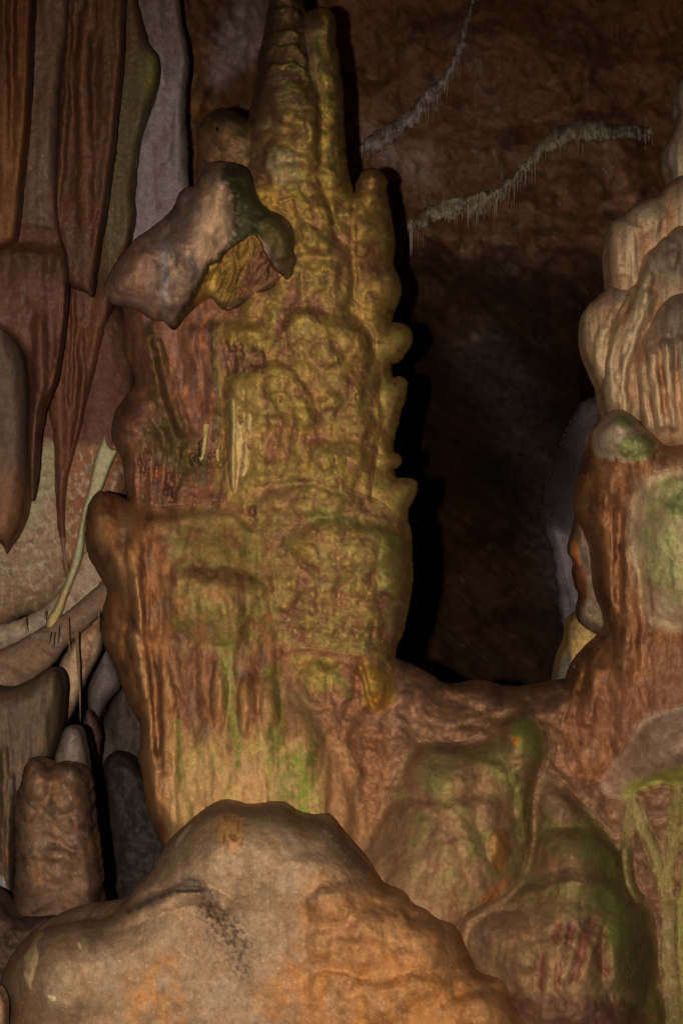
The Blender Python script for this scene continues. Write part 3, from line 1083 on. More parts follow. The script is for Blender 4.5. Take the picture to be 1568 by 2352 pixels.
s.mottle((138, 124, 112), 14, .6, .28, .5, sy=24, seed=6)
s.mix(s.bump(76, 1800, 22, 36, .0), (140, 106, 76), .7)
s.mix(sstep(2030, 2060, s.V), (70, 48, 34), .6)
s.build('trunk', M_ROCK, parent=t)
s = Shape([(-90, 2030), (0, 2062), (22, 2105), (60, 2110), (140, 2098), (240, 2104), (330, 2250), (330, 2560), (-90, 2560)], 3.75, .2, 50, (66, 48, 36), seed=54)
s.noise(.04, 40)
s.noise(.012, 10, seed=2)
s.mottle((44, 32, 24), 26, .6, 0, .4)
top(s, 'rock_step', M_ROCK, 'dark brown rock step at the foot of the twin stalagmites, behind the mound', 'rock formation')

# ================================================================== RIGHT SIDE, UPPER: bulging draperies
def drape(poly, d, T, R, col, label, seed, ribs=(), lower=None, dark=None):
    s = Shape(poly, d, T, R, col, seed=seed)
    for r in ribs:
        s.ridge(r[0], r[1], r[2], r[3] if len(r) > 3 else None)
    s.noise(.03, 30, sy=160, octv=3)
    s.noise(.012, 16, sy=70, octv=4, seed=5)
    s.noise(.004, 6, octv=3, seed=3)
    s.mottle((112, 82, 56), 40, .6, .0, .4, sy=120)
    s.mottle((150, 92, 50), 26, .6, .2, .5, sy=140, seed=4)
    s.high((178, 138, 100), .5, .1, 1.2, 9)
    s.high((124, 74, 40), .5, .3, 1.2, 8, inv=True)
    if dark:
        s.mix(s.poly(dark, 26, 18), (92, 74, 58), .8)
    s.mottle((84, 66, 50), 14, .5, .25, .5, seed=8)
    return top(s, 'bulging_drapery', M_ROCK, label, 'stone drapery', 'bulging draperies at the right edge')


drape([(1720, 100), (1568, 172), (1554, 204), (1550, 238), (1561, 262), (1547, 292), (1532, 330), (1525, 373), (1538, 394), (1540, 440), (1720, 470)],
      4.35, .2, 45, (134, 116, 96), 'topmost pale drapery at the right edge', 71)
drape([(1720, 370), (1568, 398), (1530, 425), (1510, 450), (1488, 452), (1459, 464), (1441, 483), (1424, 497), (1402, 507), (1398, 531), (1391, 556),
       (1393, 600), (1398, 660), (1400, 700), (1720, 800)], 4.15, .26, 60, (146, 114, 84),
      'smooth tan drapery with rounded knobs under the topmost one', 72,
      [([(1470, 462), (1480, 500), (1520, 520)], 30, .05), ([(1440, 500), (1420, 560), (1410, 640)], 40, .03)])
drape([(1470, 640), (1441, 643), (1406, 650), (1375, 677), (1341, 708), (1334, 739), (1334, 786), (1342, 819), (1356, 852), (1376, 895), (1400, 940), (1470, 920),
       (1490, 700)], 4.1, .2, 45, (142, 110, 78), 'leftmost small drooping drapery with orange streaks', 73,
      [([(1390, 740), (1370, 800), (1380, 880)], 10, .03), ([(1410, 700), (1385, 800), (1395, 900)], 10, .03)],
      dark=[(1480, 640), (1400, 650), (1360, 690), (1400, 700), (1480, 680)])
drape([(1720, 470), (1568, 500), (1543, 508), (1518, 532), (1500, 556), (1470, 578), (1454, 606), (1447, 644), (1426, 680), (1404, 720),
       (1384, 768), (1376, 830), (1376, 896), (1386, 935), (1400, 990), (1480, 1010), (1520, 900), (1720, 900)], 4.08, .28, 60, (138, 108, 78),
      'broad fluted drapery between the small leftmost one and the nearest one', 74,
      [([(1500, 600), (1470, 680), (1420, 780), (1400, 860), (1405, 960)], 16, .05), ([(1480, 680), (1450, 780), (1425, 860), (1435, 980)], 13, .045),
       ([(1455, 640), (1410, 750), (1388, 860)], 10, .03), ([(1500, 660), (1470, 740), (1448, 840)], 14, .04),
       ([(1530, 540), (1500, 590), (1560, 600)], 26, .03)],
      dark=[(1720, 480), (1520, 530), (1470, 590), (1500, 680), (1560, 640), (1720, 600)])
drape([(1720, 640), (1568, 662), (1536, 668), (1507, 694), (1485, 730), (1466, 768), (1458, 812), (1452, 860), (1458, 918), (1464, 962), (1480, 1010),
       (1520, 1060), (1720, 1080)], 3.98, .3, 60, (150, 115, 82), 'nearest big drapery with thick vertical ribs above the green capped stalagmite', 75,
      [([(1496, 790), (1500, 880), (1520, 1000)], 15, .06), ([(1530, 770), (1535, 880), (1550, 1000)], 15, .06),
       ([(1470, 820), (1472, 900), (1490, 1000)], 10, .04), ([(1568, 760), (1572, 880), (1580, 1000)], 16, .05)],
      dark=[(1720, 640), (1540, 665), (1490, 720), (1480, 800), (1540, 790), (1560, 860), (1720, 860)])

# ------------------------------------------------------------------ right column, lower
s = Shape([(1430, 1120), (1350, 1120), (1330, 1160), (1317, 1218), (1305, 1250), (1306, 1275), (1322, 1291), (1315, 1313), (1322, 1348), (1336, 1370), (1326, 1392),
           (1326, 1440), (1430, 1480)], 4.35, .16, 30, (88, 68, 50), seed=81)
s.noise(.03, 30, sy=70)
s.mix(s.poly([(1306, 1240), (1330, 1250), (1330, 1300), (1312, 1300)], 5, 6), (150, 84, 36), .7)
s.mix(s.poly([(1312, 1300), (1345, 1300), (1350, 1370), (1330, 1400), (1312, 1350)], 5, 6), (92, 46, 26), .8)
top(s, 'hanging_flake', M_WET, 'rusty flaked strip of rock behind the left side of the green capped stalagmite', 'rock formation')

s = Shape([(1262, 1620), (1272, 1562), (1277, 1536), (1284, 1503), (1300, 1478), (1300, 1452), (1305, 1423), (1331, 1401), (1367, 1392), (1388, 1401),
           (1415, 1440), (1410, 1640)], 4.6, .24, 42, (134, 104, 60), seed=82)
s.ridge([(1300, 1455), (1312, 1500), (1322, 1560)], 9, .03)
s.noise(.015, 30)
s.noise(.004, 7, seed=3)
s.mix(s.poly([(1250, 1640), (1300, 1480), (1318, 1520), (1325, 1600)], 6, 6), (92, 84, 76), .85)
s.mottle((104, 84, 52), 30, .6, 0, .4)
top(s, 'stalagmite', M_DRY, 'small smooth rounded yellowish stalagmite behind the right hand column', 'stalagmite')

t = thing('capped_stalagmite', 'big orange and pale stalagmite with a green stained cap at the right edge', 'stalagmite', pt(1470, 2480, 4.0))
s = Shape([(1366, 977), (1356, 995), (1353, 1024), (1345, 1068), (1328, 1119), (1322, 1145), (1327, 1185), (1345, 1225), (1360, 1262), (1366, 1353),
           (1385, 1397), (1398, 1426), (1396, 1456), (1367, 1477), (1338, 1507), (1312, 1543), (1306, 1580), (1280, 1700), (1270, 1800), (1720, 1800), (1720, 980),
           (1568, 1015), (1540, 1024), (1521, 1022), (1507, 1002), (1474, 980)], 4.02, .36, 90, (118, 76, 46), seed=83)
s.sink(sstep(1480, 1700, s.V), .35)
s.ridge([(1400, 1060), (1395, 1180), (1400, 1280), (1405, 1400), (1430, 1470)], 26, .05)
s.ridge([(1370, 1100), (1375, 1250), (1395, 1380), (1420, 1450), (1440, 1600)], 18, .05)
s.ridge([(1445, 1220), (1438, 1330), (1450, 1450), (1440, 1560)], 20, .05)
s.ridge([(1420, 1150), (1420, 1400)], 12, -.05)
s.ridge([(1385, 1440), (1340, 1510), (1310, 1570), (1300, 1680)], 20, .05)
s.ridge([(1372, 1520), (1350, 1590), (1345, 1680)], 20, .05)
s.ridge([(1370, 1470), (1340, 1530), (1330, 1600)], 12, -.04)
s.noise(.03, 40, sy=90, octv=3)
s.lumps(.02, 30, 40)
s.noise(.012, 14, sy=24, octv=3, seed=3)
s.mottle((84, 46, 28), 30, .8, .0, .35, sy=80)
s.mottle((134, 92, 58), 18, .7, .16, .35, sy=34, seed=4)
s.mottle((118, 74, 40), 40, .6, .1, .4, sy=70, seed=24)
s.mottle((84, 56, 40), 34, .6, .1, .4, sy=50, seed=14)
s.mix(s.poly([(1500, 1480), (1720, 1440), (1720, 1700), (1480, 1700), (1490, 1580)], 20, 20), (104, 68, 44), .8)
s.mix(s.poly([(1440, 1130), (1500, 1080), (1720, 1030), (1720, 1450), (1490, 1450), (1450, 1300)], 22, 20), (134, 106, 78), .9)
s.mix(s.poly([(1290, 1590), (1500, 1560), (1700, 1560), (1700, 1710), (1280, 1710)], 20, 20), (104, 64, 42), .6)
later(s, 'trunk', M_WET, parent=t)
s = Shape([(1720, 1040), (1600, 1062), (1550, 1078), (1500, 1088), (1466, 1112), (1450, 1150), (1440, 1200), (1434, 1250), (1446, 1310), (1466, 1360), (1474, 1400), (1486, 1440), (1500, 1452), (1520, 1436), (1540, 1452),
           (1568, 1440), (1620, 1470), (1720, 1470)], 3.78, .24, 60, (146, 116, 86), seed=84)
s.sink(sstep(1380, 1450, s.V) + (1 - sstep(1090, 1160, s.V)), .1)
s.noise(.03, 60)
s.noise(.005, 6, seed=2)
g = s.poly([(1490, 1120), (1540, 1090), (1620, 1080), (1620, 1400), (1540, 1380), (1500, 1340), (1478, 1330), (1466, 1260), (1480, 1180)], 16, 22)
s.mottle((134, 124, 74), 46, .9, -.4, .1, sy=80, m=g, seed=41)
s.mottle((156, 142, 94), 20, .6, .0, .4, sy=90, m=g, seed=42)
s.mix(s.poly([(1520, 1140), (1620, 1110), (1620, 1200), (1540, 1190)], 16, 22), (70, 72, 38), .8)
s.mottle((100, 106, 50), 16, .7, .1, .4, m=g)
s.mottle((146, 132, 88), 14, .6, .0, .4, sy=90, m=s.poly([(1470, 1300), (1620, 1280), (1620, 1450), (1480, 1450)], 20, 20), seed=6)
s.mix(s.stroke([(1492, 1330), (1500, 1440)], 5, 4, 5), (112, 76, 48), .7)
s.mix(s.stroke([(1540, 1290), (1545, 1350)], 5, 3, 5), (70, 66, 36), .7)
later(s, 'pale_bulge', M_ROCK, parent=t)
s = Shape([(1426, 938), (1397, 944), (1386, 962), (1366, 977), (1355, 995), (1354, 1015), (1362, 1040), (1378, 1056), (1392, 1052), (1404, 1060), (1416, 1052),
           (1432, 1064), (1446, 1056), (1462, 1062), (1480, 1056), (1500, 1048), (1512, 1024), (1506, 1002), (1474, 979), (1466, 968), (1441, 947)],
          3.86, .26, 40, (146, 122, 96), seed=85)
s.bump(1420, 965, 46, 30, .04)
s.lip([(1360, 985), (1400, 975), (1440, 990), (1500, 1000)], .03, 30)
s.lumps(.012, 16, 12)
s.noise(.006, 6)
g = s.poly([(1420, 1010), (1450, 990), (1510, 1000), (1512, 1030), (1490, 1060), (1440, 1062), (1415, 1036)], 8, 12)
s.mix(g, (98, 96, 48), .85)
s.mix(s.poly([(1400, 956), (1440, 950), (1466, 972), (1440, 984), (1404, 976)], 6, 8), (96, 102, 46), .8)
s.mottle((150, 150, 84), 12, .6, .15, .4, m=g)
later(s, 'cap', M_ROCK, parent=t)

# ================================================================== GROUND MASS UNDER THE PASSAGE
s = Shape([(540, 1420), (700, 1470), (800, 1490), (905, 1511), (935, 1522), (985, 1545), (1020, 1572), (1050, 1576), (1100, 1563), (1130, 1567), (1165, 1581),
           (1212, 1580), (1260, 1570), (1300, 1566), (1400, 1540), (1720, 1560), (1720, 2540), (500, 2540)], 4.3, .3, 70, (104, 72, 48), seed=91, tilt=(0, -.35))
s.bump(760, 1560, 150, 110, .06)
s.lip([(880, 1590), (960, 1575), (1060, 1610), (1150, 1600), (1240, 1640)], .04, 60)
s.lip([(1200, 1600), (1300, 1640), (1400, 1650), (1480, 1640)], .05, 80)
s.ridge([(1000, 1560), (1120, 1600), (1200, 1640), (1250, 1700)], 26, .06)
s.bump(1270, 1610, 60, 50, .06)
s.lumps(.012, 26, 20, drop=.4)
s.noise(.05, 70, octv=3)
s.lumps(.02, 34, 22, seed=5)
s.noise(.02, 14, octv=3, seed=2)
s.mottle((72, 46, 34), 50, .7, 0, .4)
s.mottle((140, 98, 66), 26, .6, .15, .45, seed=4)
s.mottle((96, 64, 56), 30, .5, .1, .4, seed=9)
s.mix(s.poly([(600, 1450), (800, 1490), (860, 1560), (800, 1640), (640, 1640)], 20, 26), (124, 102, 48), .7)
s.mix(s.poly([(1270, 1640), (1460, 1680), (1380, 1830), (1300, 1800)], 20, 26), (88, 56, 38), .7)
later(s, 'rock_saddle', M_WET, cat='rock formation', label='rough reddish brown saddle of rock below the dark passage, joining column and stalagmite')

# ================================================================== THE TALL COLUMN
colm = thing('flowstone_column', 'tall yellow green flowstone column with a narrow spire, in the centre of the picture', 'cave column', pt(730, 2440, 4.3))


def yellow(s, g=.5, m_=.6):
    s.mottle((104, 66, 42), 50, .75, .0, .22, seed=11, sy=70)
    s.mottle((98, 62, 46), 24, .65, .1, .3, seed=17, sy=34)
    s.mottle(OLV, 90, .45, -.05, .35, seed=1)
    s.mottle((124, 84, 50), 70, .55, .0, .4, seed=2)
    s.high((144, 112, 52), .5, .1, 1.1, 8)
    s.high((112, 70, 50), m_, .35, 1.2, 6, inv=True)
    s.mottle((104, 60, 40), 22, .7, .2, .42, sy=30, seed=5)
    s.mottle((96, 88, 36), 44, g, .15, .45, seed=6)
    s.mottle((156, 128, 60), 12, .6, .2, .45, seed=7)
    s.mottle((96, 66, 44), 8, .5, .25, .45, seed=8)


# back layer: the whole silhouette with its knobs
s = Shape([(640, -90), (684, -90), (698, 22), (704, 30), (708, 24), (726, 20), (744, 15), (763, 22), (773, 48), (771, 95), (780, 121), (781, 161), (790, 198),
           (790, 278), (795, 348), (800, 388), (811, 432), (822, 478), (860, 560), (900, 740), (897, 830), (905, 880), (912, 925), (913, 984), (901, 1033),
           (906, 1096), (940, 1150), (936, 1196), (947, 1221), (946, 1272), (951, 1327), (941, 1382), (933, 1426), (929, 1452), (914, 1477), (907, 1512), (905, 1600),
           (600, 1620), (560, 1100), (560, 600), (590, 300), (600, 120), (612, 30)], 4.35, .3, 75, YEL, seed=101)
s.ridge([(735, 20), (752, 120), (765, 250), (775, 400), (790, 520)], 34, .06)
s.ridge([(755, 25), (764, 80)], 16, .05)
s.lip([(700, 110), (790, 130)], .03, 50)
s.lumps(.05, 36, 50, drop=.7)
s.lumps(.025, 21, 24, seed=3, drop=.4)
s.noise(.03, 30, sy=60, octv=5)
s.noise(.012, 9, octv=3, seed=4)
yellow(s)
s.mix(s.poly([(690, 20), (740, 30), (740, 100), (730, 250), (700, 200)], 12, 16), (84, 62, 42), .8)
s.mottle((70, 76, 30), 18, .8, .05, .3, m=s.poly([(700, 60), (790, 40), (800, 420), (740, 420)], 14, 20), seed=20)
s.mix(s.poly([(900, 1040), (960, 1080), (960, 1420), (900, 1440)], 14, 14), (114, 108, 48), .5)
later(s, 'trunk', M_ROCK, parent=colm)

# knobs along the right edge
for i, (poly, d, T, R) in enumerate([
        ([(850, 735), (880, 760), (899, 742), (920, 739), (942, 750), (949, 770), (946, 794), (932, 812), (924, 828), (905, 835), (870, 850), (840, 800)], 4.25, .16, 30),
        ([(870, 870), (900, 866), (922, 862), (936, 874), (936, 890), (931, 925), (919, 950), (913, 990), (880, 1000), (866, 930)], 4.28, .14, 30),
        ([(860, 1040), (890, 1032), (913, 1040), (925, 1053), (923, 1067), (911, 1077), (880, 1085), (856, 1070)], 4.24, .13, 22),
        ([(850, 1110), (880, 1100), (907, 1096), (942, 1096), (959, 1105), (960, 1120), (953, 1146), (939, 1168), (934, 1200), (890, 1210), (850, 1180)], 4.25, .16, 34)]):
    s = Shape(poly, d, T, R, (132, 104, 52), seed=110 + i)
    s.lumps(.015, 20, 18)
    s.noise(.012, 9)
    s.mottle((104, 66, 42), 20, .7, .1, .4)
    s.mottle((110, 104, 44), 30, .6, 0, .4, seed=4)
    later(s, 'knob', M_ROCK, parent=colm)

# stub to the right of the spire
s = Shape([(836, 388), (865, 384), (884, 399), (893, 417), (887, 433), (894, 461), (902, 512), (909, 549), (907, 572), (902, 604), (911, 622), (922, 651), (924, 676),
           (914, 698), (903, 722), (900, 760), (880, 800), (840, 780), (815, 700), (806, 600), (806, 520), (812, 440), (822, 404)], 4.22, .24, 50, (124, 92, 44), seed=115)
s.bump(862, 410, 32, 26, .05)
s.lip([(818, 436), (860, 430), (896, 440)], .03, 34)
s.lip([(808, 505), (860, 498), (905, 510)], .035, 60)
s.lip([(806, 600), (860, 612), (920, 625)], .03, 60)
s.lumps(.045, 36, 30, drop=.7)
s.noise(.02, 12, octv=4)
s.mottle(MAU, 40, .8, .0, .3)
s.mottle((146, 116, 50), 16, .7, .1, .35, seed=3)
s.mix(s.poly([(812, 560), (880, 560), (875, 640), (820, 660)], 12, 14), (92, 56, 34), .7)
s.mix(s.poly([(880, 610), (930, 640), (925, 700), (890, 720)], 8, 10), (136, 104, 64), .7)
later(s, 'side_stub', M_ROCK, parent=colm)

# round headed stump to the left
s = Shape([(470, 640), (449, 500), (453, 370), (452, 311), (461, 281), (480, 260), (501, 249), (527, 247), (554, 262), (576, 280), (592, 304), (604, 350),
           (616, 420), (640, 520), (620, 640)], 4.3, .28, 60, (98, 68, 42), seed=116)
s.bump(530, 300, 50, 50, .04)
s.lip([(455, 350), (520, 336), (590, 350)], .02, 40)
s.noise(.03, 30, octv=4)
s.noise(.008, 8, seed=3)
s.mix(s.poly([(450, 300), (480, 290), (490, 360), (480, 440), (450, 440)], 10, 10), (114, 74, 48), .7)
s.mottle((70, 58, 30), 40, .7, .0, .3)
s.mottle((130, 104, 70), 14, .7, .05, .35, sy=9, m=s.poly([(490, 330), (580, 330), (590, 380), (500, 380)], 8, 8), seed=4)
s.mix(s.poly([(470, 255), (560, 250), (570, 275), (500, 290)], 8, 8), (44, 34, 20), .8)
s.mix(s.stroke([(560, 290), (585, 340), (600, 430)], 18, 22), (60, 52, 24), .8)
s.mix(s.stroke([(499, 294), (499, 299)], 3, 3, 0, .3), (10, 8, 6), 1)
later(s, 'round_stump', M_ROCK, parent=colm)

# spire front
s = Shape([(650, -90), (684, -90), (698, 20), (699, 60), (704, 95), (712, 130), (716, 165), (728, 190), (738, 230), (741, 330), (738, 390), (748, 439), (760, 478),
           (770, 520), (799, 556), (813, 593), (816, 640), (808, 700), (822, 735), (700, 800), (560, 760), (520, 600), (560, 420), (566, 330), (568, 268), (577, 236),
           (589, 183), (594, 121), (604, 92), (614, 40), (623, -90)], 4.2, .3, 72, YEL, seed=102)
s.sink(sstep(640, 780, s.V), .12)
for k, (a, b, am) in enumerate([(-20, 18, .04), (12, 44, .05), (64, 84, .06), (96, 128, .05), (140, 160, .06)]):
    s.lip([(590, b + 16), (630, a + 4), (670, a + 2), (715, b)], am, 24, 3)
s.lip([(570, 252), (620, 238), (690, 224), (745, 250)], .03, 60)
s.bump(650, 205, 60, 46, .05)
s.bump(700, 330, 46, 80, .06)
s.bump(720, 270, 24, 56, .05)
s.bump(640, 370, 40, 60, .05)
s.lip([(600, 335), (640, 322), (690, 345), (740, 352)], .03, 50)
s.lip([(600, 430), (660, 415), (720, 430), (748, 440)], .05, 70)
s.lip([(620, 520), (680, 490), (740, 500), (780, 540)], .04, 60)
s.lip([(650, 560), (720, 540), (800, 590)], .04, 60)
s.bump(745, 600, 66, 60, .04)
s.bump(760, 490, 34, 60, .04)
s.fringe([(560, 452), (620, 446), (700, 452)], 20, 60, 10, 24, .03, seed=9)
s.lumps(.06, 48, 40, drop=.8)
s.lumps(.025, 24, 20, seed=4, drop=.5)
s.noise(.03, 36, sy=50, octv=4)
s.noise(.010, 8, octv=3, seed=4)
yellow(s)
up = 1 - sstep(190, 330, s.V + 30 * fbm(s.U, s.V, 40, 3, 8))
s.mix(up, (66, 44, 30), .85)
s.mottle((120, 92, 40), 20, .8, .1, .35, m=up * sstep(620, 660, s.U), seed=30)
s.mottle((70, 72, 28), 26, .7, .05, .35, m=up, seed=31)
s.mix(s.poly([(585, 180), (650, 170), (650, 330), (620, 430), (560, 420), (560, 280)], 18, 24), (80, 54, 34), .8)
s.mottle((70, 72, 30), 26, .7, .1, .4, m=s.poly([(600, 160), (700, 160), (700, 300), (610, 300)], 20, 20), seed=33)
s.mix(s.poly([(610, 350), (660, 330), (690, 370), (680, 430), (640, 425), (615, 400)], 8, 14), (140, 116, 84), .6)
s.mottle((92, 106, 44), 10, .8, .1, .3, m=s.poly([(610, 340), (690, 320), (710, 420), (640, 430)], 10, 14), seed=34)
s.mix(s.poly([(560, 430), (640, 430), (640, 490), (590, 480)], 10, 10), (140, 104, 40), .5)
later(s, 'spire', M_ROCK, parent=colm)

# middle front: great bulging tier
s = Shape([(498, 720), (540, 726), (600, 722), (640, 690), (660, 660), (650, 600), (690, 570), (730, 560), (790, 570), (813, 600), (818, 645), (808, 690), (826, 735), (854, 745),
           (865, 770), (861, 812), (873, 838), (874, 880), (870, 918), (877, 962), (872, 1010), (860, 1100), (840, 1200), (560, 1220), (520, 1170), (505, 1000), (500, 880),
           (492, 830), (494, 770)], 4.0, .24, 80, (128, 98, 46), seed=103)
s.sink(sstep(1060, 1210, s.V), .2)
s.sink(1 - sstep(590, 690, s.V + .2 * (s.U - 650)), .15)
s.lip([(500, 738), (560, 728), (620, 745), (660, 770)], .04, 60)
s.lip([(640, 700), (700, 706), (760, 726), (820, 744), (866, 770)], .06, 80)
s.lip([(495, 870), (520, 858), (561, 850), (594, 832), (634, 826), (671, 850), (704, 885), (730, 900)], .08, 110)
s.bump(610, 900, 90, 60, .04)
s.bump(790, 800, 90, 60, .05)
s.bump(760, 1070, 110, 60, .05)
s.bump(560, 770, 66, 44, .05)
s.lip([(640, 600), (700, 590), (760, 620), (815, 650)], .04, 60)
s.lip([(700, 1000), (760, 1020), (840, 1020), (880, 1040)], .03, 50)
s.lip([(560, 1090), (640, 1080), (720, 1090), (800, 1110)], .03, 60)
s.mix(s.poly([(595, 870), (612, 880), (620, 1000), (612, 1010), (600, 940)], 3, 4), (88, 46, 30), .9)
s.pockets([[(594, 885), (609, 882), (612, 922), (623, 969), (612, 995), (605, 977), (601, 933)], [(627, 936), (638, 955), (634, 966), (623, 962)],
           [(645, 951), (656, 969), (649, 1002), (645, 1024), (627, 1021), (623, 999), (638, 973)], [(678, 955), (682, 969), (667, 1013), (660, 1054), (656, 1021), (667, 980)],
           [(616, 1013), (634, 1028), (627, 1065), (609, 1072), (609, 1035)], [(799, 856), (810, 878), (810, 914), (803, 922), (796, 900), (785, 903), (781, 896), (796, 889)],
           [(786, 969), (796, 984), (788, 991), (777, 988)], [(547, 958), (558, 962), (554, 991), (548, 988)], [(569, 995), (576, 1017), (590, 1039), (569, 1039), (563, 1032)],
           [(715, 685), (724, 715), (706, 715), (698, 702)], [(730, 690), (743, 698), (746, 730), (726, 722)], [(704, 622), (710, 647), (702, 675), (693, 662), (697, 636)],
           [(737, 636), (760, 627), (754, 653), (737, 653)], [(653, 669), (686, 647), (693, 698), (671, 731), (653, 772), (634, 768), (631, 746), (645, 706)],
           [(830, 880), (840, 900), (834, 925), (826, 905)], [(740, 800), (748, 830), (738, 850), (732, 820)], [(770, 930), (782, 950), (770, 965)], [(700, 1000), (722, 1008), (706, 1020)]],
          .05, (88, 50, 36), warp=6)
s.drips([(499, 794), (525, 775), (554, 790), (583, 800), (605, 790), (630, 816), (605, 840), (554, 858), (517, 862), (503, 830)], 12, 70, -.05, .04, (88, 56, 46), seed=5)
s.lumps(.05, 46, 50, drop=.7)
s.lumps(.02, 22, 26, seed=3, drop=.5)
s.noise(.03, 50, sy=70, octv=4)
s.noise(.014, 11, sy=16, octv=4, seed=4)
s.noise(.006, 6, octv=2, seed=6)
yellow(s, .35, .65)
s.mottle((112, 70, 44), 15, .75, .12, .32, sy=34, m=s.poly([(650, 780), (860, 780), (880, 1040), (680, 1060)], 30, 30), seed=41)
s.mix(s.poly([(498, 790), (600, 820), (560, 860), (500, 850)], 12, 12), (100, 66, 50), .7)
s.mix(s.poly([(520, 880), (600, 880), (610, 960), (600, 1060), (560, 1160), (520, 1150)], 12, 12), (150, 118, 66), .5)
later(s, 'middle_tier', M_ROCK, parent=colm)

# lower front tier with its drip fringe
s = Shape([(556, 1165), (580, 1140), (606, 1104), (650, 1092), (700, 1090), (760, 1105), (820, 1130), (860, 1140), (900, 1170), (930, 1200), (941, 1230), (942, 1272), (947, 1325),
           (940, 1360), (936, 1385), (926, 1420), (922, 1450), (910, 1476), (903, 1520), (820, 1560), (640, 1560), (600, 1400), (580, 1240)], 4.0, .24, 80, (114, 88, 46), seed=104)
s.sink(sstep(1440, 1550, s.V), .15)
s.sink(1 - sstep(560, 640, s.U), .1)
s.lip([(560, 1196), (583, 1196), (649, 1188), (708, 1196), (744, 1186), (792, 1203), (854, 1221), (930, 1222)], .045, 130, 18)
s.lip([(600, 1118), (650, 1104), (720, 1110), (800, 1150)], .03, 40)
m = s.bump(574, 1174, 18, 17, -.1, warp=.3)
s.mix(sstep(.02, .5, m), (84, 46, 30), .9)
s.bump(905, 1300, 40, 90, .05)
s.bump(770, 1260, 130, 80, .05)
s.bump(720, 1150, 120, 40, .04)
s.bump(835, 1350, 34, 36, .05)
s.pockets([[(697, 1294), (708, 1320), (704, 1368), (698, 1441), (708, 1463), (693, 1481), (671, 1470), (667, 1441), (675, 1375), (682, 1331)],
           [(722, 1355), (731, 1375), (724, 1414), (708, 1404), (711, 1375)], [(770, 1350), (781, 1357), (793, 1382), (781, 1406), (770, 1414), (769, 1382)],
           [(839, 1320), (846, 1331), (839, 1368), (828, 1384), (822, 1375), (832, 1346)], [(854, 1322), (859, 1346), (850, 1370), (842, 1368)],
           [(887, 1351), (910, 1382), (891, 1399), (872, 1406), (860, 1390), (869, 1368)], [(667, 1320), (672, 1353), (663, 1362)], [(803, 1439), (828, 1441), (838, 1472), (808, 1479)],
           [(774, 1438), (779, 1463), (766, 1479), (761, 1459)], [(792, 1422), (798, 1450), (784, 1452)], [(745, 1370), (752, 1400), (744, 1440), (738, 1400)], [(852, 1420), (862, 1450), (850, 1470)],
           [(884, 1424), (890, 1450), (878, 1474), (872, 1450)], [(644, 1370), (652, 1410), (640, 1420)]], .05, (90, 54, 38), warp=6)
s.lumps(.04, 50, 46, drop=.6)
s.lumps(.015, 22, 20, seed=3, drop=.4)
s.noise(.03, 50, octv=4)
s.noise(.014, 10, octv=4, seed=4)
yellow(s, .5, .5)
s.mix(s.stroke([(720, 1190), (800, 1200), (880, 1220), (940, 1260)], 18, 12, 12, .8), (90, 86, 36), .7)
s.mix(s.poly([(860, 1230), (930, 1240), (935, 1370), (880, 1380), (860, 1300)], 20, 20), (104, 96, 44), .6)
s.mix(s.poly([(570, 1120), (680, 1110), (700, 1170), (600, 1190)], 14, 20), (124, 86, 54), .6)
s.mix(s.stroke([(930, 1400), (915, 1460), (905, 1510)], 26, 16, 8), (104, 72, 58), .7)
later(s, 'lower_tier', M_ROCK, parent=colm)

# dark red pillar under the broken canopy
s = Shape([(262, 600), (282, 709), (287, 764), (283, 812), (306, 850), (312, 880), (286, 915), (263, 945), (254, 990), (262, 1024), (281, 1050), (287, 1105), (304, 1200),
           (620, 1230), (640, 1000), (640, 860), (640, 700), (600, 560), (500, 500), (300, 560)], 4.12, .26, 70, (108, 68, 46), seed=105)
s.ridge([(330, 740), (345, 800), (360, 880), (400, 980), (440, 1040)], 30, .07)
s.ridge([(300, 860), (310, 920), (290, 1000)], 36, .05)
s.bump(320, 1010, 56, 100, .06)
s.ridge([(352, 760), (375, 850), (395, 940), (425, 1010)], 14, -.06)
s.ridge([(495, 730), (492, 830), (505, 960)], 26, .05)
s.ridge([(440, 740), (450, 860), (470, 960)], 24, .03)
s.lip([(270, 1030), (330, 1030), (420, 1030), (480, 1020)], .02, 40)
s.drips([(280, 1040), (420, 1030), (560, 950), (600, 1100), (540, 1180), (300, 1170)], 22, 130, .10, .05, (86, 50, 36), .8, seed=2)
s.lumps(.018, 20, 40, drop=.5)
s.noise(.03, 40, sy=90, octv=4)
s.noise(.014, 12, sy=24, octv=4, seed=4)
s.mottle((76, 44, 32), 40, .7, .0, .35, sy=90)
s.mottle((134, 78, 46), 24, .7, .1, .4, sy=60, seed=3)
s.mottle((104, 82, 80), 20, .6, .15, .42, sy=40, seed=4)
g = s.stroke([(345, 740), (362, 820), (378, 930), (410, 1010), (450, 1070)], 14, 40, 12, .8)
s.mix(g, (58, 46, 22), .9)
s.mix(s.poly([(330, 960), (400, 950), (440, 1040), (430, 1120), (380, 1080), (330, 1020)], 16, 20), (62, 50, 24), .75)
s.mix(s.stroke([(490, 740), (496, 840), (505, 900), (500, 1010)], 10, 12, 8), (56, 46, 20), .8)
s.mix(s.poly([(490, 1080), (500, 1010), (515, 960), (530, 1000), (500, 1160)], 6, 10), (118, 94, 44), .6)
s.mottle((88, 70, 34), 24, .6, .1, .35, m=sstep(960, 1040, s.V), seed=12)
later(s, 'red_pillar', M_WET, parent=colm)
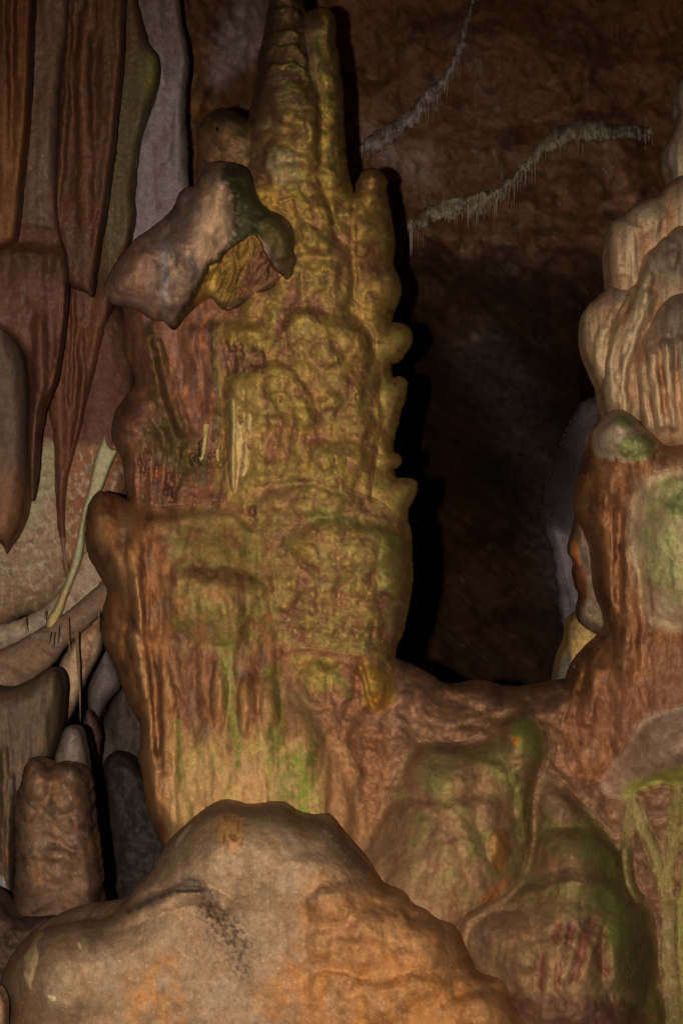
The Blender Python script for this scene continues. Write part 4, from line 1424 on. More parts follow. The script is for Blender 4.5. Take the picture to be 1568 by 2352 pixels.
# long cream drips beside the pillar
for i, (x0, y0, x1, y1, a) in enumerate([(474, 975, 450, 1150, 7), (498, 990, 497, 1158, 6), (462, 1050, 470, 1150, 5), (530, 960, 540, 1150, 8)]):
    spike(x0, y0, x1, y1, a, 1.5, 3.93, (138, 112, 66), 'drip', M_ROCK, seed=90 + i, bend=3, parent=colm)
s = Shape([(520, 900), (560, 890), (600, 900), (606, 960), (600, 1020), (590, 1060), (600, 1000), (590, 1090), (570, 1130), (556, 1162), (530, 1150), (520, 1080), (528, 980)], 3.86, .1, 18,
          (150, 122, 76), step=2.2, seed=106)
s.ridge([(530, 900), (535, 1000), (530, 1140)], 10, .03)
s.ridge([(580, 900), (575, 980), (555, 1140)], 12, .03)
s.noise(.014, 12, sy=30)
for (x, y, a, b) in [(553, 955, 5, 22), (566, 1000, 5, 20), (575, 1020, 9, 14), (556, 1070, 4, 8)]:
    m = s.bump(x, y, a, b, -.05, warp=.4)
    s.mix(sstep(.02, .5, m), (104, 60, 38), .9)
s.mottle((120, 100, 50), 30, .6, 0, .4)
s.build('drip_curtain', M_ROCK, parent=colm)

# ------------------------------------------------------------------ broken canopy
can = thing('stone_canopy', 'pale and moss stained mushroom shaped canopy broken open to a yellow hollow', 'rock formation', pt(450, 1160, 3.7))
s = Shape([(465, 396), (470, 378), (494, 370), (531, 371), (560, 380), (571, 390), (580, 412), (588, 440), (602, 469), (620, 482), (649, 491), (668, 509), (678, 531), (683, 567),
           (688, 600), (684, 624), (678, 640), (657, 648), (640, 655), (616, 674), (583, 688), (543, 703), (514, 714), (498, 700), (480, 674), (455, 690), (436, 707), (424, 720), (414, 736),
           (402, 756), (394, 760), (384, 745), (370, 732), (351, 736), (330, 724), (318, 712), (293, 706), (272, 700), (256, 697), (242, 680), (238, 662), (245, 640), (258, 618), (264, 603),
           (286, 578), (294, 568), (311, 545), (340, 530), (366, 509), (395, 483), (405, 461), (412, 440), (428, 431), (448, 427), (456, 415)],
          3.84, .28, 95, (118, 88, 70), step=2.5, seed=120, edge=2)
s.ridge([(500, 380), (490, 450), (455, 560), (430, 660), (400, 740)], 54, .08)
s.bump(520, 400, 46, 40, .06)
s.lip([(455, 440), (490, 425), (540, 430), (580, 446)], .02, 40)
s.ridge([(610, 480), (650, 520), (672, 600)], 36, .06)
s.ridge([(378, 560), (377, 640), (374, 720)], 22, .02)
s.ridge([(330, 560), (290, 620), (270, 680)], 40, .04)
s.ridge([(420, 560), (410, 640), (400, 700)], 22, -.02)
s.lip([(290, 600), (340, 560), (400, 545), (450, 560)], .035, 60, 10)
s.noise(.03, 60, sy=90, octv=3)
s.noise(.014, 16, sy=34, octv=4, seed=4)
s.noise(.005, 6, octv=3, seed=6)
hole = s.poly([(586, 533), (597, 556), (612, 590), (634, 622), (662, 640), (640, 656), (583, 690), (516, 716), (505, 712), (486, 684), (462, 690), (424, 726), (404, 758), (410, 738), (436, 706),
               (460, 660), (476, 630), (478, 610), (500, 600), (520, 578), (548, 556)], 3, 5)
hb = blur(hole, 3)
s.rel -= .13 * hole
s.rel += hole * (.05 * fbm(s.U + .4 * s.V, s.V, 34, 3, 5, 90, .5, True) + .006 * fbm(s.U, s.V, 10, 3, 6))
s.mottle((76, 60, 52), 60, .8, -.05, .35, sy=90)
s.mottle((150, 112, 84), 40, .6, .1, .4, sy=90, seed=3)
s.mix(s.poly([(470, 400), (520, 420), (540, 500), (520, 580), (470, 620), (450, 560), (450, 460)], 20, 20), (156, 118, 86), .8)
s.mix(s.stroke([(379, 545), (378, 600), (376, 740)], 9, 8, 3, .95), (130, 118, 108), .6)
s.mix(s.poly([(400, 500), (440, 440), (460, 440), (450, 500), (380, 560), (330, 560), (350, 530)], 12, 16), (80, 66, 56), .6)
s.mix(s.poly([(300, 560), (360, 560), (340, 680), (290, 690), (250, 660)], 16, 20), (116, 76, 56), .6)
gm = s.poly([(500, 372), (575, 380), (590, 440), (625, 484), (640, 500), (640, 560), (612, 570), (588, 530), (545, 556), (520, 580), (530, 540), (545, 500), (525, 440), (515, 410)], 8, 14)
s.mix(gm, (48, 46, 24), .95)
s.mottle((76, 74, 32), 16, .8, .1, .35, m=gm, seed=12)
s.mottle((140, 118, 84), 10, .7, .05, .3, m=s.poly([(500, 400), (540, 430), (550, 520), (520, 570), (500, 500)], 14, 14), seed=13)
s.mix(s.poly([(615, 480), (668, 509), (690, 600), (680, 645), (650, 645), (630, 600), (600, 540)], 10, 14), (70, 56, 28), .9)
s.mottle((112, 80, 34), 18, .8, .1, .35, m=s.poly([(640, 560), (690, 580), (684, 640), (650, 640)], 6, 8), seed=14)
rim = s.stroke([(586, 533), (548, 556), (520, 578), (500, 602), (478, 606), (474, 634), (456, 665), (434, 704), (412, 734), (396, 758)], 10, 11, 6, .5)
s.mix(rim, (40, 38, 16), .95)
s.mix(hole, (104, 66, 42), 1)
s.mottle((92, 56, 36), 14, .8, .0, .3, sy=44, m=hole, seed=15)
s.mix(hole * s.poly([(560, 540), (590, 530), (600, 560), (560, 620), (540, 700), (500, 700), (480, 650), (480, 606), (520, 590)], 8, 12), (122, 92, 38), .7)
s.mix(hole * s.poly([(470, 620), (500, 606), (500, 660), (480, 690), (440, 700)], 8, 8), (158, 124, 54), .7)
s.mottle((64, 52, 26), 24, .7, .15, .4, sy=60, m=hole, seed=16)
s.mix(hole * s.stroke([(500, 712), (580, 694), (640, 660)], 14, 16, 6), (56, 44, 22), .8)
s.build('shell', M_ROCK, parent=can)

# ================================================================== LOWER LEFT: orange buttress with drip fringes
s = Shape([(212, 1140), (223, 1131), (238, 1127), (264, 1134), (293, 1146), (330, 1160), (400, 1163), (470, 1150), (520, 1150), (548, 1156), (575, 1186), (600, 1212), (615, 1232), (628, 1294),
           (639, 1375), (640, 1450), (660, 1500), (720, 1600), (800, 1720), (850, 1850), (870, 2000), (870, 2560), (380, 2560), (376, 1960), (375, 1941), (358, 1914), (340, 1866), (329, 1804),
           (320, 1757), (317, 1740), (321, 1704), (324, 1661), (300, 1628), (286, 1591), (273, 1558), (264, 1521), (242, 1488), (232, 1459), (234, 1401), (249, 1357), (238, 1338), (216, 1302),
           (198, 1266), (196, 1221), (200, 1168)], 3.92, .32, 90, (118, 76, 44), seed=130)
wl_ = s.U - np.interp(s.V, [1150, 1230, 1300, 1450, 1500, 1600, 1720, 1850, 2000], [575, 612, 628, 640, 655, 715, 795, 845, 868])
s.sink(sstep(-70, 0, wl_) * sstep(1180, 1300, s.V), .14)
s.sink(sstep(-130, 0, wl_) * sstep(1480, 1650, s.V), .16)
s.ridge([(225, 1150), (235, 1230), (280, 1310), (320, 1380), (340, 1480)], 34, .07)
s.ridge([(300, 1180), (310, 1260), (318, 1380), (335, 1500), (345, 1650), (350, 1900)], 18, .06)
s.ridge([(265, 1390), (262, 1470), (300, 1560), (330, 1650), (345, 1780), (370, 1900)], 26, .05)
s.ridge([(290, 1440), (320, 1520), (338, 1620)], 12, .05)
s.ridge([(375, 1500), (380, 1650), (370, 1800), (380, 1920)], 20, .04)
s.ridge([(330, 1300), (335, 1450), (362, 1600), (364, 1760)], 10, -.05)
s.lip([(300, 1200), (380, 1180), (470, 1165), (560, 1172), (610, 1230)], .05, 60)
s.lip([(340, 1340), (420, 1310), (500, 1330), (600, 1340), (640, 1370)], .04, 60)
s.bump(500, 1390, 130, 90, .06)
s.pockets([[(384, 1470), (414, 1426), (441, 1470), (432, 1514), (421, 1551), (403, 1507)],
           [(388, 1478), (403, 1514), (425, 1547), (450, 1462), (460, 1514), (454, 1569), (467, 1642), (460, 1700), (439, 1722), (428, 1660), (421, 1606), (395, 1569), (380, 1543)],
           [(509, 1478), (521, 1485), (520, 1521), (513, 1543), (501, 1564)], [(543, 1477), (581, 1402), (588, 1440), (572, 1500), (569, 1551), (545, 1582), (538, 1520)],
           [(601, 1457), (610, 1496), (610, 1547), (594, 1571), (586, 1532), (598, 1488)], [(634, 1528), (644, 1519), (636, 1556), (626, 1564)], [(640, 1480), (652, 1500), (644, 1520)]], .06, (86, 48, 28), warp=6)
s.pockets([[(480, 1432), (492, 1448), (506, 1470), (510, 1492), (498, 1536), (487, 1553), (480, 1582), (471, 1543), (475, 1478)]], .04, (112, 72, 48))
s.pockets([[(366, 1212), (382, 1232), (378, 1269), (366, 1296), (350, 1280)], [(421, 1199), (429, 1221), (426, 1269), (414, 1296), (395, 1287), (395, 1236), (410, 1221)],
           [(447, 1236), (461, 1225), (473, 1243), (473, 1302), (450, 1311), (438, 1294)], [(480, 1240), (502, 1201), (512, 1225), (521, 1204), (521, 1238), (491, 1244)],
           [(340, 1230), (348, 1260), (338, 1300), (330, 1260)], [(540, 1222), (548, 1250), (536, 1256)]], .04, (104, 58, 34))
for (x, y, a, b) in [(504, 1600, 22, 90), (566, 1620, 24, 80), (620, 1620, 26, 70), (700, 1700, 50, 120)]:
    s.bump(x, y, a, b, .05)
s.lumps(.014, 24, 40, drop=.4)
s.noise(.035, 50, sy=160, octv=3)
s.noise(.012, 14, sy=20, octv=3, seed=4)
s.noise(.004, 6, octv=2, seed=6)
lft = 1 - sstep(330, 400, s.U + 30 * fbm(s.U, s.V, 40, 3, 5))
s.mottle((88, 52, 32), 34, .8, -.05, .3, sy=70)
s.mottle((132, 78, 40), 30, .7, .05, .35, sy=60, seed=4, m=.25 + .75 * lft)
s.mottle((126, 94, 60), 60, .6, -.1, .4, sy=120, seed=44, m=1 - lft)
s.mottle((104, 82, 62), 40, .5, .1, .4, sy=90, seed=5)
g = s.poly([(390, 1190), (560, 1180), (620, 1250), (640, 1380), (640, 1460), (560, 1500), (440, 1470), (390, 1420), (420, 1330), (400, 1260)], 20, 26)
s.mottle((116, 92, 46), 70, .85, -.45, .2, m=g, seed=26)
s.mottle((98, 90, 44), 30, .7, .0, .35, m=g, seed=6)
s.mottle((84, 66, 30), 26, .7, .1, .35, m=g, seed=7)
s.mix(s.stroke([(440, 1310), (520, 1318), (580, 1330)], 18, 10, 10, .8), (74, 46, 24), .8)
s.mix(s.poly([(400, 1170), (540, 1158), (560, 1200), (430, 1215)], 8, 14), (140, 106, 62), .6)
lo = sstep(1640, 1760, s.V + 30 * fbm(s.U, s.V, 40, 3, 15)) * sstep(370, 400, s.U)
s.mix(lo, (148, 110, 66), .85)
s.mottle((132, 114, 56), 20, .7, .05, .35, sy=120, m=lo, seed=9)
for st, w_, c in [([(410, 1660), (412, 1720), (415, 1800)], 8, (96, 98, 36)), ([(545, 1680), (548, 1730), (545, 1760)], 9, (88, 88, 34)), ([(625, 1690), (630, 1740)], 18, (88, 84, 36)),
                  ([(690, 1740), (700, 1800), (695, 1860)], 24, (98, 104, 34)), ([(650, 1760), (655, 1860)], 22, (100, 90, 40)), ([(520, 1480), (525, 1600), (540, 1700)], 16, (108, 100, 46)),
                  ([(622, 1540), (636, 1620), (640, 1700)], 18, (92, 86, 34)), ([(690, 1600), (720, 1680), (712, 1760)], 18, (84, 86, 34))]:
    s.mix(s.stroke(st, w_, w_ * .8, 10, .9), c, .9)
s.mix(s.poly([(650, 1500), (760, 1560), (760, 1700), (660, 1690)], 20, 24), (110, 76, 50), .7)
s.mix(s.poly([(730, 1700), (800, 1720), (880, 1900), (860, 2100), (740, 1950)], 20, 20), (122, 82, 52), .8)
s.high((160, 112, 66), .4, .3, 1.3, 9)
later(s, 'flowstone_buttress', M_ROCK, label='orange and olive fluted buttress with two rows of drips, below the canopy', cat='rock formation')

# rounded boss below the column, above the saddle
s = Shape([(600, 1500), (660, 1480), (740, 1490), (800, 1500), (860, 1500), (890, 1530), (912, 1560), (916, 1590), (905, 1625), (885, 1645), (850, 1650), (870, 1670), (900, 1700), (900, 1760),
           (880, 1900), (900, 2040), (880, 2120), (700, 2120), (640, 1800), (600, 1600)], 4.0, .26, 60, (118, 78, 50), seed=131)
s.sink((1 - sstep(1480, 1560, s.V)) * (1 - sstep(800, 860, s.U)), .15)
s.sink(sstep(1640, 1720, s.V) * sstep(780, 860, s.U), .12)
s.bump(862, 1580, 46, 66, .07)
s.bump(790, 1560, 30, 60, .04)
s.bump(730, 1570, 50, 60, .05)
s.ridge([(895, 1490), (905, 1540), (920, 1600)], 10, .05)
s.ridge([(820, 1500), (835, 1560), (860, 1640)], 8, -.04)
s.bump(760, 1650, 70, 60, .05)
s.bump(780, 1800, 50, 130, .05)
s.noise(.04, 40, octv=4)
s.noise(.014, 12, octv=4, seed=4)
s.mottle((88, 56, 40), 40, .6, .0, .4)
s.mix(s.poly([(830, 1510), (890, 1530), (914, 1580), (890, 1640), (840, 1630), (826, 1570)], 8, 8), (130, 98, 38), .9)
s.mix(s.poly([(840, 1590), (905, 1590), (890, 1645), (850, 1640)], 8, 8), (142, 92, 34), .7)
s.mix(s.poly([(640, 1500), (780, 1510), (780, 1580), (680, 1600)], 14, 20), (126, 104, 48), .75)
s.mottle((146, 88, 48), 20, .6, .15, .45, seed=8)
s.mix(s.stroke([(740, 1520), (780, 1560), (800, 1600)], 12, 12, 10), (80, 76, 32), .7)
later(s, 'rock_boss', M_ROCK, label='rounded yellow orange boss at the foot of the column above the green stained boulder', cat='rock formation')

# ------------------------------------------------------------------ boulders lower right
s = Shape([(925, 1730), (945, 1708), (975, 1702), (1030, 1706), (1090, 1698), (1140, 1650), (1175, 1622), (1200, 1613), (1228, 1642), (1250, 1671), (1260, 1697), (1257, 1748), (1245, 1785),
           (1240, 1810), (1225, 1840), (1230, 1900), (1236, 1960), (1230, 2020), (1170, 2110), (1120, 2160), (1100, 2560), (760, 2560), (790, 2010), (822, 1945), (858, 1885), (895, 1810)],
          3.85, .3, 80, (116, 84, 54), seed=132)
s.sink(sstep(1195, 1245, s.U) * sstep(1790, 1860, s.V), .16)
s.sink((1 - sstep(1700, 1760, s.V)) * (1 - sstep(1090, 1180, s.U)), .16)
s.sink((1 - sstep(0, 70, s.U - np.interp(s.V, [1700, 1885, 1945, 2010], [925, 858, 822, 790]))), .1)
s.bump(1205, 1700, 62, 84, .09)
s.bump(1015, 1768, 95, 80, .08)
s.bump(1020, 1990, 220, 170, .07)
s.bump(1160, 1860, 70, 120, .05)
s.lip([(1040, 1740), (1100, 1730), (1150, 1745), (1200, 1790)], .04, 60)
s.lip([(860, 1870), (940, 1836), (1060, 1838), (1160, 1830)], .03, 110, 10)
s.ridge([(1190, 1740), (1215, 1830), (1220, 1950)], 24, .06)
s.bump(1145, 1945, 30, 44, .05)
s.noise(.03, 60, octv=3)
s.noise(.010, 14, sy=26, octv=3, seed=4)
s.mottle((100, 62, 42), 50, .7, .0, .4, sy=90)
s.mottle((144, 102, 68), 40, .6, .1, .4, sy=100, seed=4)
s.mix(s.poly([(930, 1700), (1100, 1690), (1180, 1620), (1230, 1700), (1150, 1740), (1060, 1740), (950, 1750)], 16, 20), (92, 60, 42), .6)
s.mix(s.poly([(960, 1730), (1010, 1715), (1040, 1760), (1030, 1830), (970, 1800)], 20, 20), (130, 106, 62), .7)
s.mix(s.poly([(965, 1765), (1015, 1755), (1015, 1815), (975, 1830)], 16, 16), (88, 82, 48), .7)
g1 = s.poly([(1175, 1650), (1215, 1640), (1258, 1690), (1250, 1760), (1200, 1740), (1170, 1690)], 14, 18)
s.mix(g1, (94, 96, 40), .85)
s.mix(s.stroke([(1120, 1740), (1180, 1780), (1205, 1860), (1210, 1960), (1190, 2010)], 24, 18, 14, .9), (86, 82, 38), .85)
s.mottle((104, 90, 46), 60, .7, -.1, .35, seed=19, m=s.poly([(920, 1720), (1240, 1640), (1260, 1960), (1150, 2080), (900, 2000)], 40, 40))
s.mottle((98, 88, 44), 40, .6, .05, .4, seed=12, m=s.poly([(1000, 1850), (1180, 1800), (1200, 2000), (1080, 1960), (900, 1960)], 30, 30))
s.mottle((70, 66, 28), 20, .6, .1, .4, seed=14, m=s.poly([(1120, 1680), (1220, 1740), (1220, 1860), (1150, 1800)], 20, 20))
s.mix(s.poly([(1125, 1905), (1160, 1900), (1172, 1950), (1160, 2000), (1128, 2000)], 5, 14), (128, 84, 38), .85)
s.mix(s.poly([(1170, 1690), (1195, 1690), (1192, 1715), (1178, 1710)], 4, 4), (156, 100, 40), .9)
s.mix(s.poly([(1180, 2000), (1150, 2060), (1110, 2090), (1090, 2070), (1140, 2030)], 6, 8), (136, 76, 38), .7)
later(s, 'boulder', M_ROCK, label='large rounded boulder with a bright green knob on its upper right, below the dark passage', cat='boulder')

s = Shape([(1040, 2150), (1060, 2100), (1100, 2075), (1150, 2055), (1180, 2030), (1200, 1990), (1212, 1940), (1218, 1890), (1222, 1840), (1232, 1790), (1262, 1765), (1295, 1800), (1330, 1835), (1375, 1880), (1426, 1947),
           (1448, 1995), (1459, 2039), (1485, 2071), (1505, 2104), (1508, 2159), (1518, 2196), (1520, 2251), (1530, 2309), (1550, 2360), (1560, 2560), (1100, 2560), (1085, 2300)],
          3.74, .34, 100, (112, 82, 52), seed=133)
s.sink(1 - sstep(0, 90, s.V - np.interp(s.U, [1060, 1180, 1240, 1300], [2150, 2050, 1900, 1790])), .2)
s.lip([(1225, 1925), (1280, 1905), (1340, 1908), (1400, 1935), (1440, 1990)], .06, 70)
s.lip([(1150, 2060), (1220, 2030), (1300, 2000), (1400, 2020), (1470, 2060)], .07, 90)
s.bump(1290, 1845, 60, 56, .05)
s.bump(1330, 1980, 120, 80, .07)
s.bump(1330, 2200, 190, 180, .07)
s.bump(1440, 2200, 60, 130, .08)
s.bump(1160, 2180, 80, 90, .05)
s.lip([(1070, 2150), (1120, 2110), (1180, 2090)], .03, 50)
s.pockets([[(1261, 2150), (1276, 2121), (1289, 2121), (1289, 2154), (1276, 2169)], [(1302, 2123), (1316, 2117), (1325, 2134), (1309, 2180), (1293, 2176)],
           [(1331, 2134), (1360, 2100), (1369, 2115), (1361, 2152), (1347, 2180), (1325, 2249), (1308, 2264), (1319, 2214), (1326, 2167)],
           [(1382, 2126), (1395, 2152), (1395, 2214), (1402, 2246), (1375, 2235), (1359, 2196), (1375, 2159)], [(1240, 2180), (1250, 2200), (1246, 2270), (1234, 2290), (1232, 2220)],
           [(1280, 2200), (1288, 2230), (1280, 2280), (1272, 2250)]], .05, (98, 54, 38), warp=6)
s.noise(.03, 60, octv=3)
s.noise(.010, 14, sy=30, octv=3, seed=4)
s.mottle((96, 62, 42), 50, .6, .0, .4, sy=90)
s.mottle((138, 96, 64), 34, .6, .1, .4, sy=90, seed=4)
g = s.stroke([(1330, 1850), (1390, 1940), (1420, 2040), (1440, 2140), (1480, 2260), (1510, 2360)], 50, 46, 24, .9)
s.mix(g, (88, 78, 38), .85)
s.mottle((98, 86, 44), 60, .8, -.2, .3, seed=19, m=s.poly([(1240, 1800), (1340, 1830), (1440, 1960), (1520, 2150), (1530, 2380), (1400, 2300), (1380, 2090), (1180, 2080)], 36, 40))
s.mix(s.stroke([(1385, 2060), (1410, 2100), (1425, 2160)], 30, 20, 14, .95), (92, 96, 40), .9)
s.mix(s.stroke([(1350, 1930), (1400, 1970)], 34, 24, 14, .95), (88, 88, 38), .7)
s.mix(s.stroke([(1200, 2060), (1300, 2040), (1370, 2070)], 24, 24, 14, .9), (94, 82, 42), .6)
s.mix(s.poly([(1250, 1780), (1330, 1830), (1350, 1880), (1280, 1890), (1245, 1850)], 14, 20), (110, 76, 56), .7)
s.mix(s.poly([(1080, 2130), (1160, 2080), (1180, 2110), (1120, 2180), (1080, 2230)], 14, 18), (104, 76, 58), .6)
s.mix(s.poly([(1120, 2280), (1350, 2290), (1480, 2300), (1500, 2420), (1120, 2420)], 16, 20), (78, 46, 34), .75)
s.mottle((122, 74, 42), 20, .5, .2, .45, seed=22)
later(s, 'flowstone_dome', M_ROCK, label='big mossy dome with a drip fringe, lower right beside the yellow drip posts', cat='rock formation')

# wall and drip posts at the right edge
s = Shape([(1340, 1780), (1440, 1800), (1720, 1740), (1720, 2560), (1500, 2560), (1440, 2100), (1360, 1900)], 3.98, .2, 80, (100, 56, 38), seed=134)
s.noise(.06, 40, sy=90, octv=4)
s.noise(.02, 12, octv=4, seed=4)
s.mottle((70, 42, 32), 30, .7, 0, .4, sy=60)
s.mottle((128, 108, 100), 12, .6, .25, .45, sy=50, seed=3)
s.mottle((140, 72, 38), 16, .6, .2, .45, sy=40, seed=5)
later(s, 'rock_recess', M_WET, label='wet red brown recess of rock behind the yellow drip posts at the lower right edge', cat='rock formation')
post = thing('drip_posts', 'yellow forked posts of dripstone joined under the pale boulder at the right edge', 'dripstone', pt(1520, 2500, 3.8))


def strand(pts, w0, w1, d, col, seed, name='strand'):
    w0, w1 = w0 * 1.2, w1 * 1.3
    P = chaikin(pts, 2, False)
    n = len(P)
    L_, R_ = [], []
    for i in range(n):
        a, b = P[max(i - 1, 0)], P[min(i + 1, n - 1)]
        t_ = (b - a) / (np.hypot(*(b - a)) + 1e-6)
        ww = w0 + (w1 - w0) * i / (n - 1)
        L_.append((P[i][0] - t_[1] * ww, P[i][1] + t_[0] * ww))
        R_.append((P[i][0] + t_[1] * ww, P[i][1] - t_[0] * ww))
    s = Shape(L_ + R_[::-1], d, .1, max(w0, w1) * 1.1, col, smooth=1, edge=5, seed=seed)
    s.am = .035
    s.noise(.012, 14, sy=30)
    s.noise(.005, 6, seed=2)
    s.mottle((104, 92, 40), 16, .7, 0, .4)
    s.mottle((140, 104, 80), 20, .6, .15, .4, seed=3)
    later(s, name, M_ROCK, parent=post)


strand([(1432, 1810), (1456, 1850), (1476, 1900), (1498, 1950), (1518, 2006), (1530, 2060), (1536, 2110)], 16, 12, 3.76, (122, 100, 58), 140)
strand([(1556, 1790), (1552, 1880), (1542, 1950), (1534, 2010), (1532, 2060)], 16, 9, 3.77, (120, 98, 54), 141)
strand([(1446, 1820), (1440, 1870), (1438, 1940), (1444, 2030), (1470, 2070)], 8, 11, 3.8, (108, 88, 50), 142)
strand([(1536, 2060), (1546, 2130), (1538, 2220), (1556, 2290), (1560, 2420)], 20, 24, 3.74, (118, 94, 56), 143)
strand([(1590, 1780), (1584, 1860), (1590, 2000), (1576, 2120), (1600, 2300), (1600, 2500)], 14, 30, 3.76, (122, 104, 54), 144)
s = Shape([(1720, 1588), (1568, 1619), (1525, 1627), (1485, 1642), (1463, 1657), (1452, 1680), (1432, 1712), (1400, 1752), (1374, 1795), (1380, 1830), (1420, 1838), (1445, 1846), (1462, 1822), (1490, 1812), (1520, 1800),
           (1545, 1812), (1568, 1800), (1720, 1820)], 3.80, .24, 60, (130, 98, 74), seed=135)
s.sink(1 - sstep(1400, 1470, s.U), .15)
s.sink(sstep(1770, 1840, s.V), .06)
s.lip([(1440, 1690), (1500, 1670), (1600, 1660)], .02, 60)
s.noise(.03, 60)
s.noise(.006, 8, seed=3)
s.mix(s.poly([(1470, 1640), (1720, 1600), (1720, 1680), (1480, 1690)], 14, 16), (142, 118, 98), .7)
s.mottle((106, 76, 56), 40, .6, 0, .4)
s.mix(s.poly([(1430, 1800), (1500, 1780), (1560, 1760), (1720, 1740), (1720, 1830), (1430, 1850)], 14, 16), (132, 122, 48), .8)
s.mix(s.poly([(1380, 1640), (1460, 1670), (1440, 1740), (1390, 1720)], 14, 16), (80, 52, 36), .5)
later(s, 'pale_boulder', M_DRY, label='pale smooth boulder with a yellow stained underside at the right edge', cat='boulder')
s = Shape([(1720, 1530), (1568, 1554), (1545, 1572), (1534, 1592), (1540, 1606), (1568, 1612), (1720, 1640)], 3.75, .12, 26, (146, 120, 102), seed=136)
s.noise(.015, 20)
top(s, 'small_boulder', M_DRY, 'small pale knob of rock above the pale boulder at the right edge', 'boulder')

merge_pool()

# ================================================================== FOREGROUND MOUND
s = Shape([(0, 2250), (10, 2226), (29, 2189), (55, 2159), (103, 2134), (146, 2119), (205, 2112), (249, 2108), (275, 2090), (308, 2042), (344, 2009), (362, 1973), (384, 1936), (414, 1910), (447, 1881),
           (476, 1860), (494, 1847), (520, 1842), (540, 1845), (561, 1854), (580, 1853), (609, 1848), (640, 1848), (657, 1852), (686, 1877), (720, 1882), (752, 1883), (768, 1892), (790, 1922), (817, 1958), (854, 1998), (887, 2033),
           (920, 2037), (938, 2042), (950, 2070), (984, 2079), (1001, 2101), (1048, 2116), (1056, 2140), (1068, 2168), (1082, 2200), (1098, 2236), (1140, 2236), (1172, 2239), (1181, 2252), (1174, 2273), (1193, 2309),
           (1222, 2340), (1250, 2400), (1300, 2860), (-140, 2860), (-60, 2500), (16, 2352), (16, 2300), (4, 2275)], 3.3, .42, 120, (130, 99, 70), seed=150, tilt=(0, -.12), edge=2.2, gain=1.12, smooth=1)
s.bump(140, 2230, 190, 150, .07, p=1.5)
s.bump(560, 1960, 170, 140, .06, p=1.5)
s.ridge([(250, 2110), (330, 2090), (400, 2058), (440, 2048), (480, 2060), (540, 2110)], 22, .035)
s.ridge([(300, 2080), (360, 2048), (420, 2030), (480, 2040)], 12, -.025)
m_pit = s.bump(438, 2043, 34, 9, -.03, warp=.05)
s.lip([(620, 1990), (690, 1960), (780, 1970), (860, 2010)], .02, 60)
s.lip([(700, 2060), (740, 2035), (800, 2025), (860, 2030), (900, 2050), (950, 2080)], .06, 60)
s.lip([(790, 2120), (830, 2095), (880, 2085), (920, 2085), (940, 2110), (1040, 2130)], .05, 60)
s.lip([(700, 2150), (760, 2130), (830, 2125), (900, 2150)], .03, 60)
s.lip([(690, 2240), (780, 2230), (860, 2260), (960, 2235), (1060, 2250)], .05, 80)
s.lip([(1040, 2250), (1100, 2238), (1185, 2245)], .05, 22)
s.lip([(1020, 2300), (1100, 2280), (1190, 2300)], .04, 60)
s.bump(760, 2085, 60, 50, .03)
s.bump(960, 2170, 70, 70, .03)
s.bump(1120, 2330, 80, 60, .05)
s.lip([(440, 1880), (500, 1868), (600, 1866), (700, 1885)], .015, 40)
rt = sstep(610, 800, s.U + 90 * fbm(s.U, s.V, 70, 4, 6)) * sstep(1960, 2090, s.V + 40 * fbm(s.U, s.V, 50, 3, 7))
l0 = s.rel.copy()
s.lumps(.018, 80, 56, drop=.6)
s.noise(.008, 40, sy=90, octv=3, seed=21)
s.rel = l0 + (s.rel - l0) * rt
s.noise(.04, 150, octv=4)
s.noise(.007, 40, sy=60, octv=4, seed=4)
s.noise(.004, 8, octv=3, seed=6)
s.mottle((108, 82, 58), 90, .7, .0, .4, sy=140)
s.mottle((142, 112, 86), 70, .6, .05, .4, sy=140, seed=3)
s.mottle((120, 84, 54), 26, .5, .1, .45, seed=4, sy=60)
s.mix(rt, (142, 92, 48), .75)
s.mottle((112, 70, 38), 44, .65, .0, .4, m=rt, seed=8, sy=60)
s.mottle((164, 108, 58), 34, .55, .05, .45, m=rt, sy=90, seed=9)
s.mix(s.poly([(500, 1866), (560, 1868), (560, 1940), (520, 1960), (490, 1910)], 12, 16), (160, 108, 54), .75)
s.mottle((96, 62, 34), 12, .8, .0, .3, sy=26, m=s.poly([(490, 1866), (570, 1868), (566, 1960), (500, 1960)], 10, 12), seed=10)
s.mix(s.poly([(480, 1850), (650, 1850), (760, 1890), (860, 2010), (800, 1990), (700, 1910), (560, 1868), (450, 1885)], 8, 10), (92, 68, 44), .65)
s.mottle((156, 100, 52), 50, .8, -.2, .3, sy=110, seed=31, m=s.poly([(290, 2250), (380, 2160), (430, 2280), (410, 2440), (310, 2440)], 36, 30))
s.mottle((152, 96, 46), 60, .7, -.3, .3, sy=90, m=s.poly([(600, 2220), (760, 2180), (1100, 2240), (1240, 2420), (600, 2440)], 50, 40), seed=33)
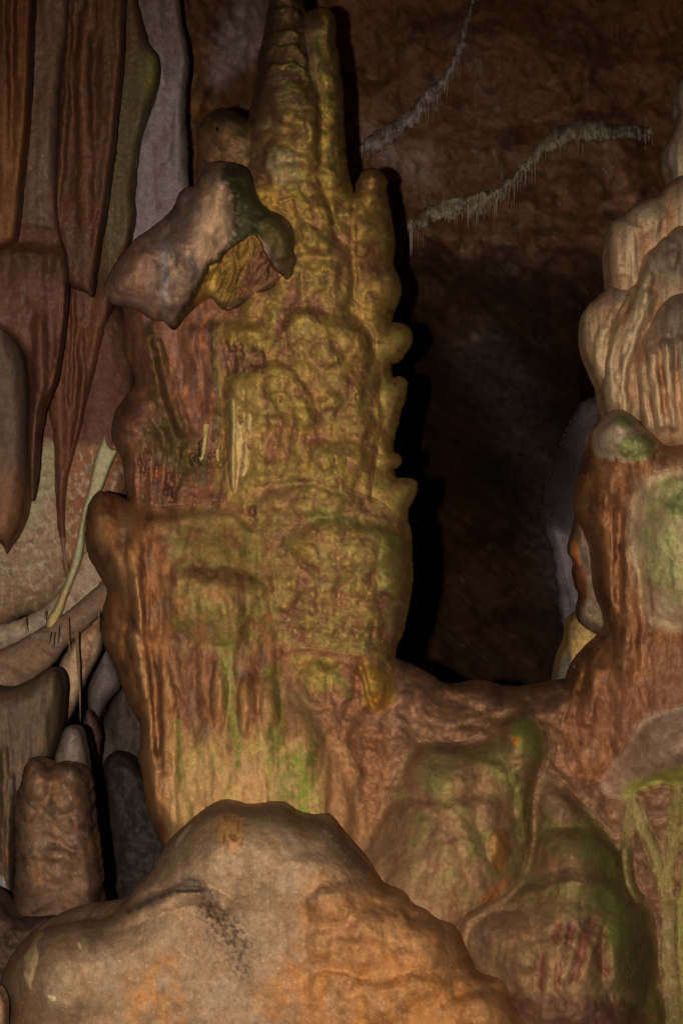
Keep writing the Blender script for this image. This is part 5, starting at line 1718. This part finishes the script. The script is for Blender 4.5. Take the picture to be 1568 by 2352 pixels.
dk = s.poly([(460, 2060), (500, 2070), (540, 2100), (575, 2150), (580, 2230), (550, 2260), (520, 2180), (480, 2140), (450, 2100)], 16, 30)
s.mix(blur(dk, 5), (98, 74, 52), .45)
s.mottle((58, 42, 30), 12, .85, -.1, .2, m=dk, seed=11)
s.mottle((104, 76, 54), 9, .6, -.1, .25, m=s.poly([(450, 2140), (560, 2140), (570, 2260), (480, 2240)], 20, 30), seed=12)
s.mix(s.stroke([(300, 2092), (370, 2060), (430, 2036), (470, 2046), (500, 2066)], 8, 9, 6, .9), (62, 50, 42), .8)
s.mix(s.poly([(400, 2030), (440, 2008), (470, 2024), (490, 2060), (440, 2050), (400, 2054)], 8, 8), (76, 60, 48), .7)
s.mix(s.poly([(104, 2136), (98, 2150), (84, 2168), (90, 2190), (84, 2220), (76, 2240), (72, 2280), (66, 2260), (56, 2240), (54, 2200), (68, 2180), (80, 2145)], 1.6, 5), (196, 152, 104), .9)
s.mix(s.poly([(106, 2284), (128, 2288), (130, 2300), (118, 2300)], 1.5, 2), (204, 160, 110), .9)
s.mix(s.stroke([(182, 2168), (185, 2176)], 3.5, 3, 1, .4), (204, 160, 110), .9)
s.mix(s.poly([(446, 1888), (430, 1912), (418, 1928), (402, 1950), (408, 1924), (430, 1900)], 2, 3), (184, 148, 112), .85)
s.mix(s.poly([(0, 2250), (60, 2160), (100, 2140), (70, 2200), (50, 2300), (60, 2400), (0, 2400)], 14, 16), (104, 68, 40), .6)
s.mottle((170, 136, 104), 8, .6, .3, .5, seed=14)
top(s, 'flowstone_mound', M_ROCK, 'broad smooth tan mound with an orange stained right flank filling the foreground', 'rock formation')
s = Shape([(-60, 2268), (0, 2272), (8, 2290), (16, 2310), (16, 2356), (14, 2560), (-60, 2560)], 3.05, .06, 14, (142, 104, 74), step=2.2, seed=151)
s.noise(.012, 12)
s.mottle((96, 64, 40), 12, .6, 0, .4)
top(s, 'small_rock', M_ROCK, 'small pale edged rock at the bottom left corner beside the mound', 'rock formation')
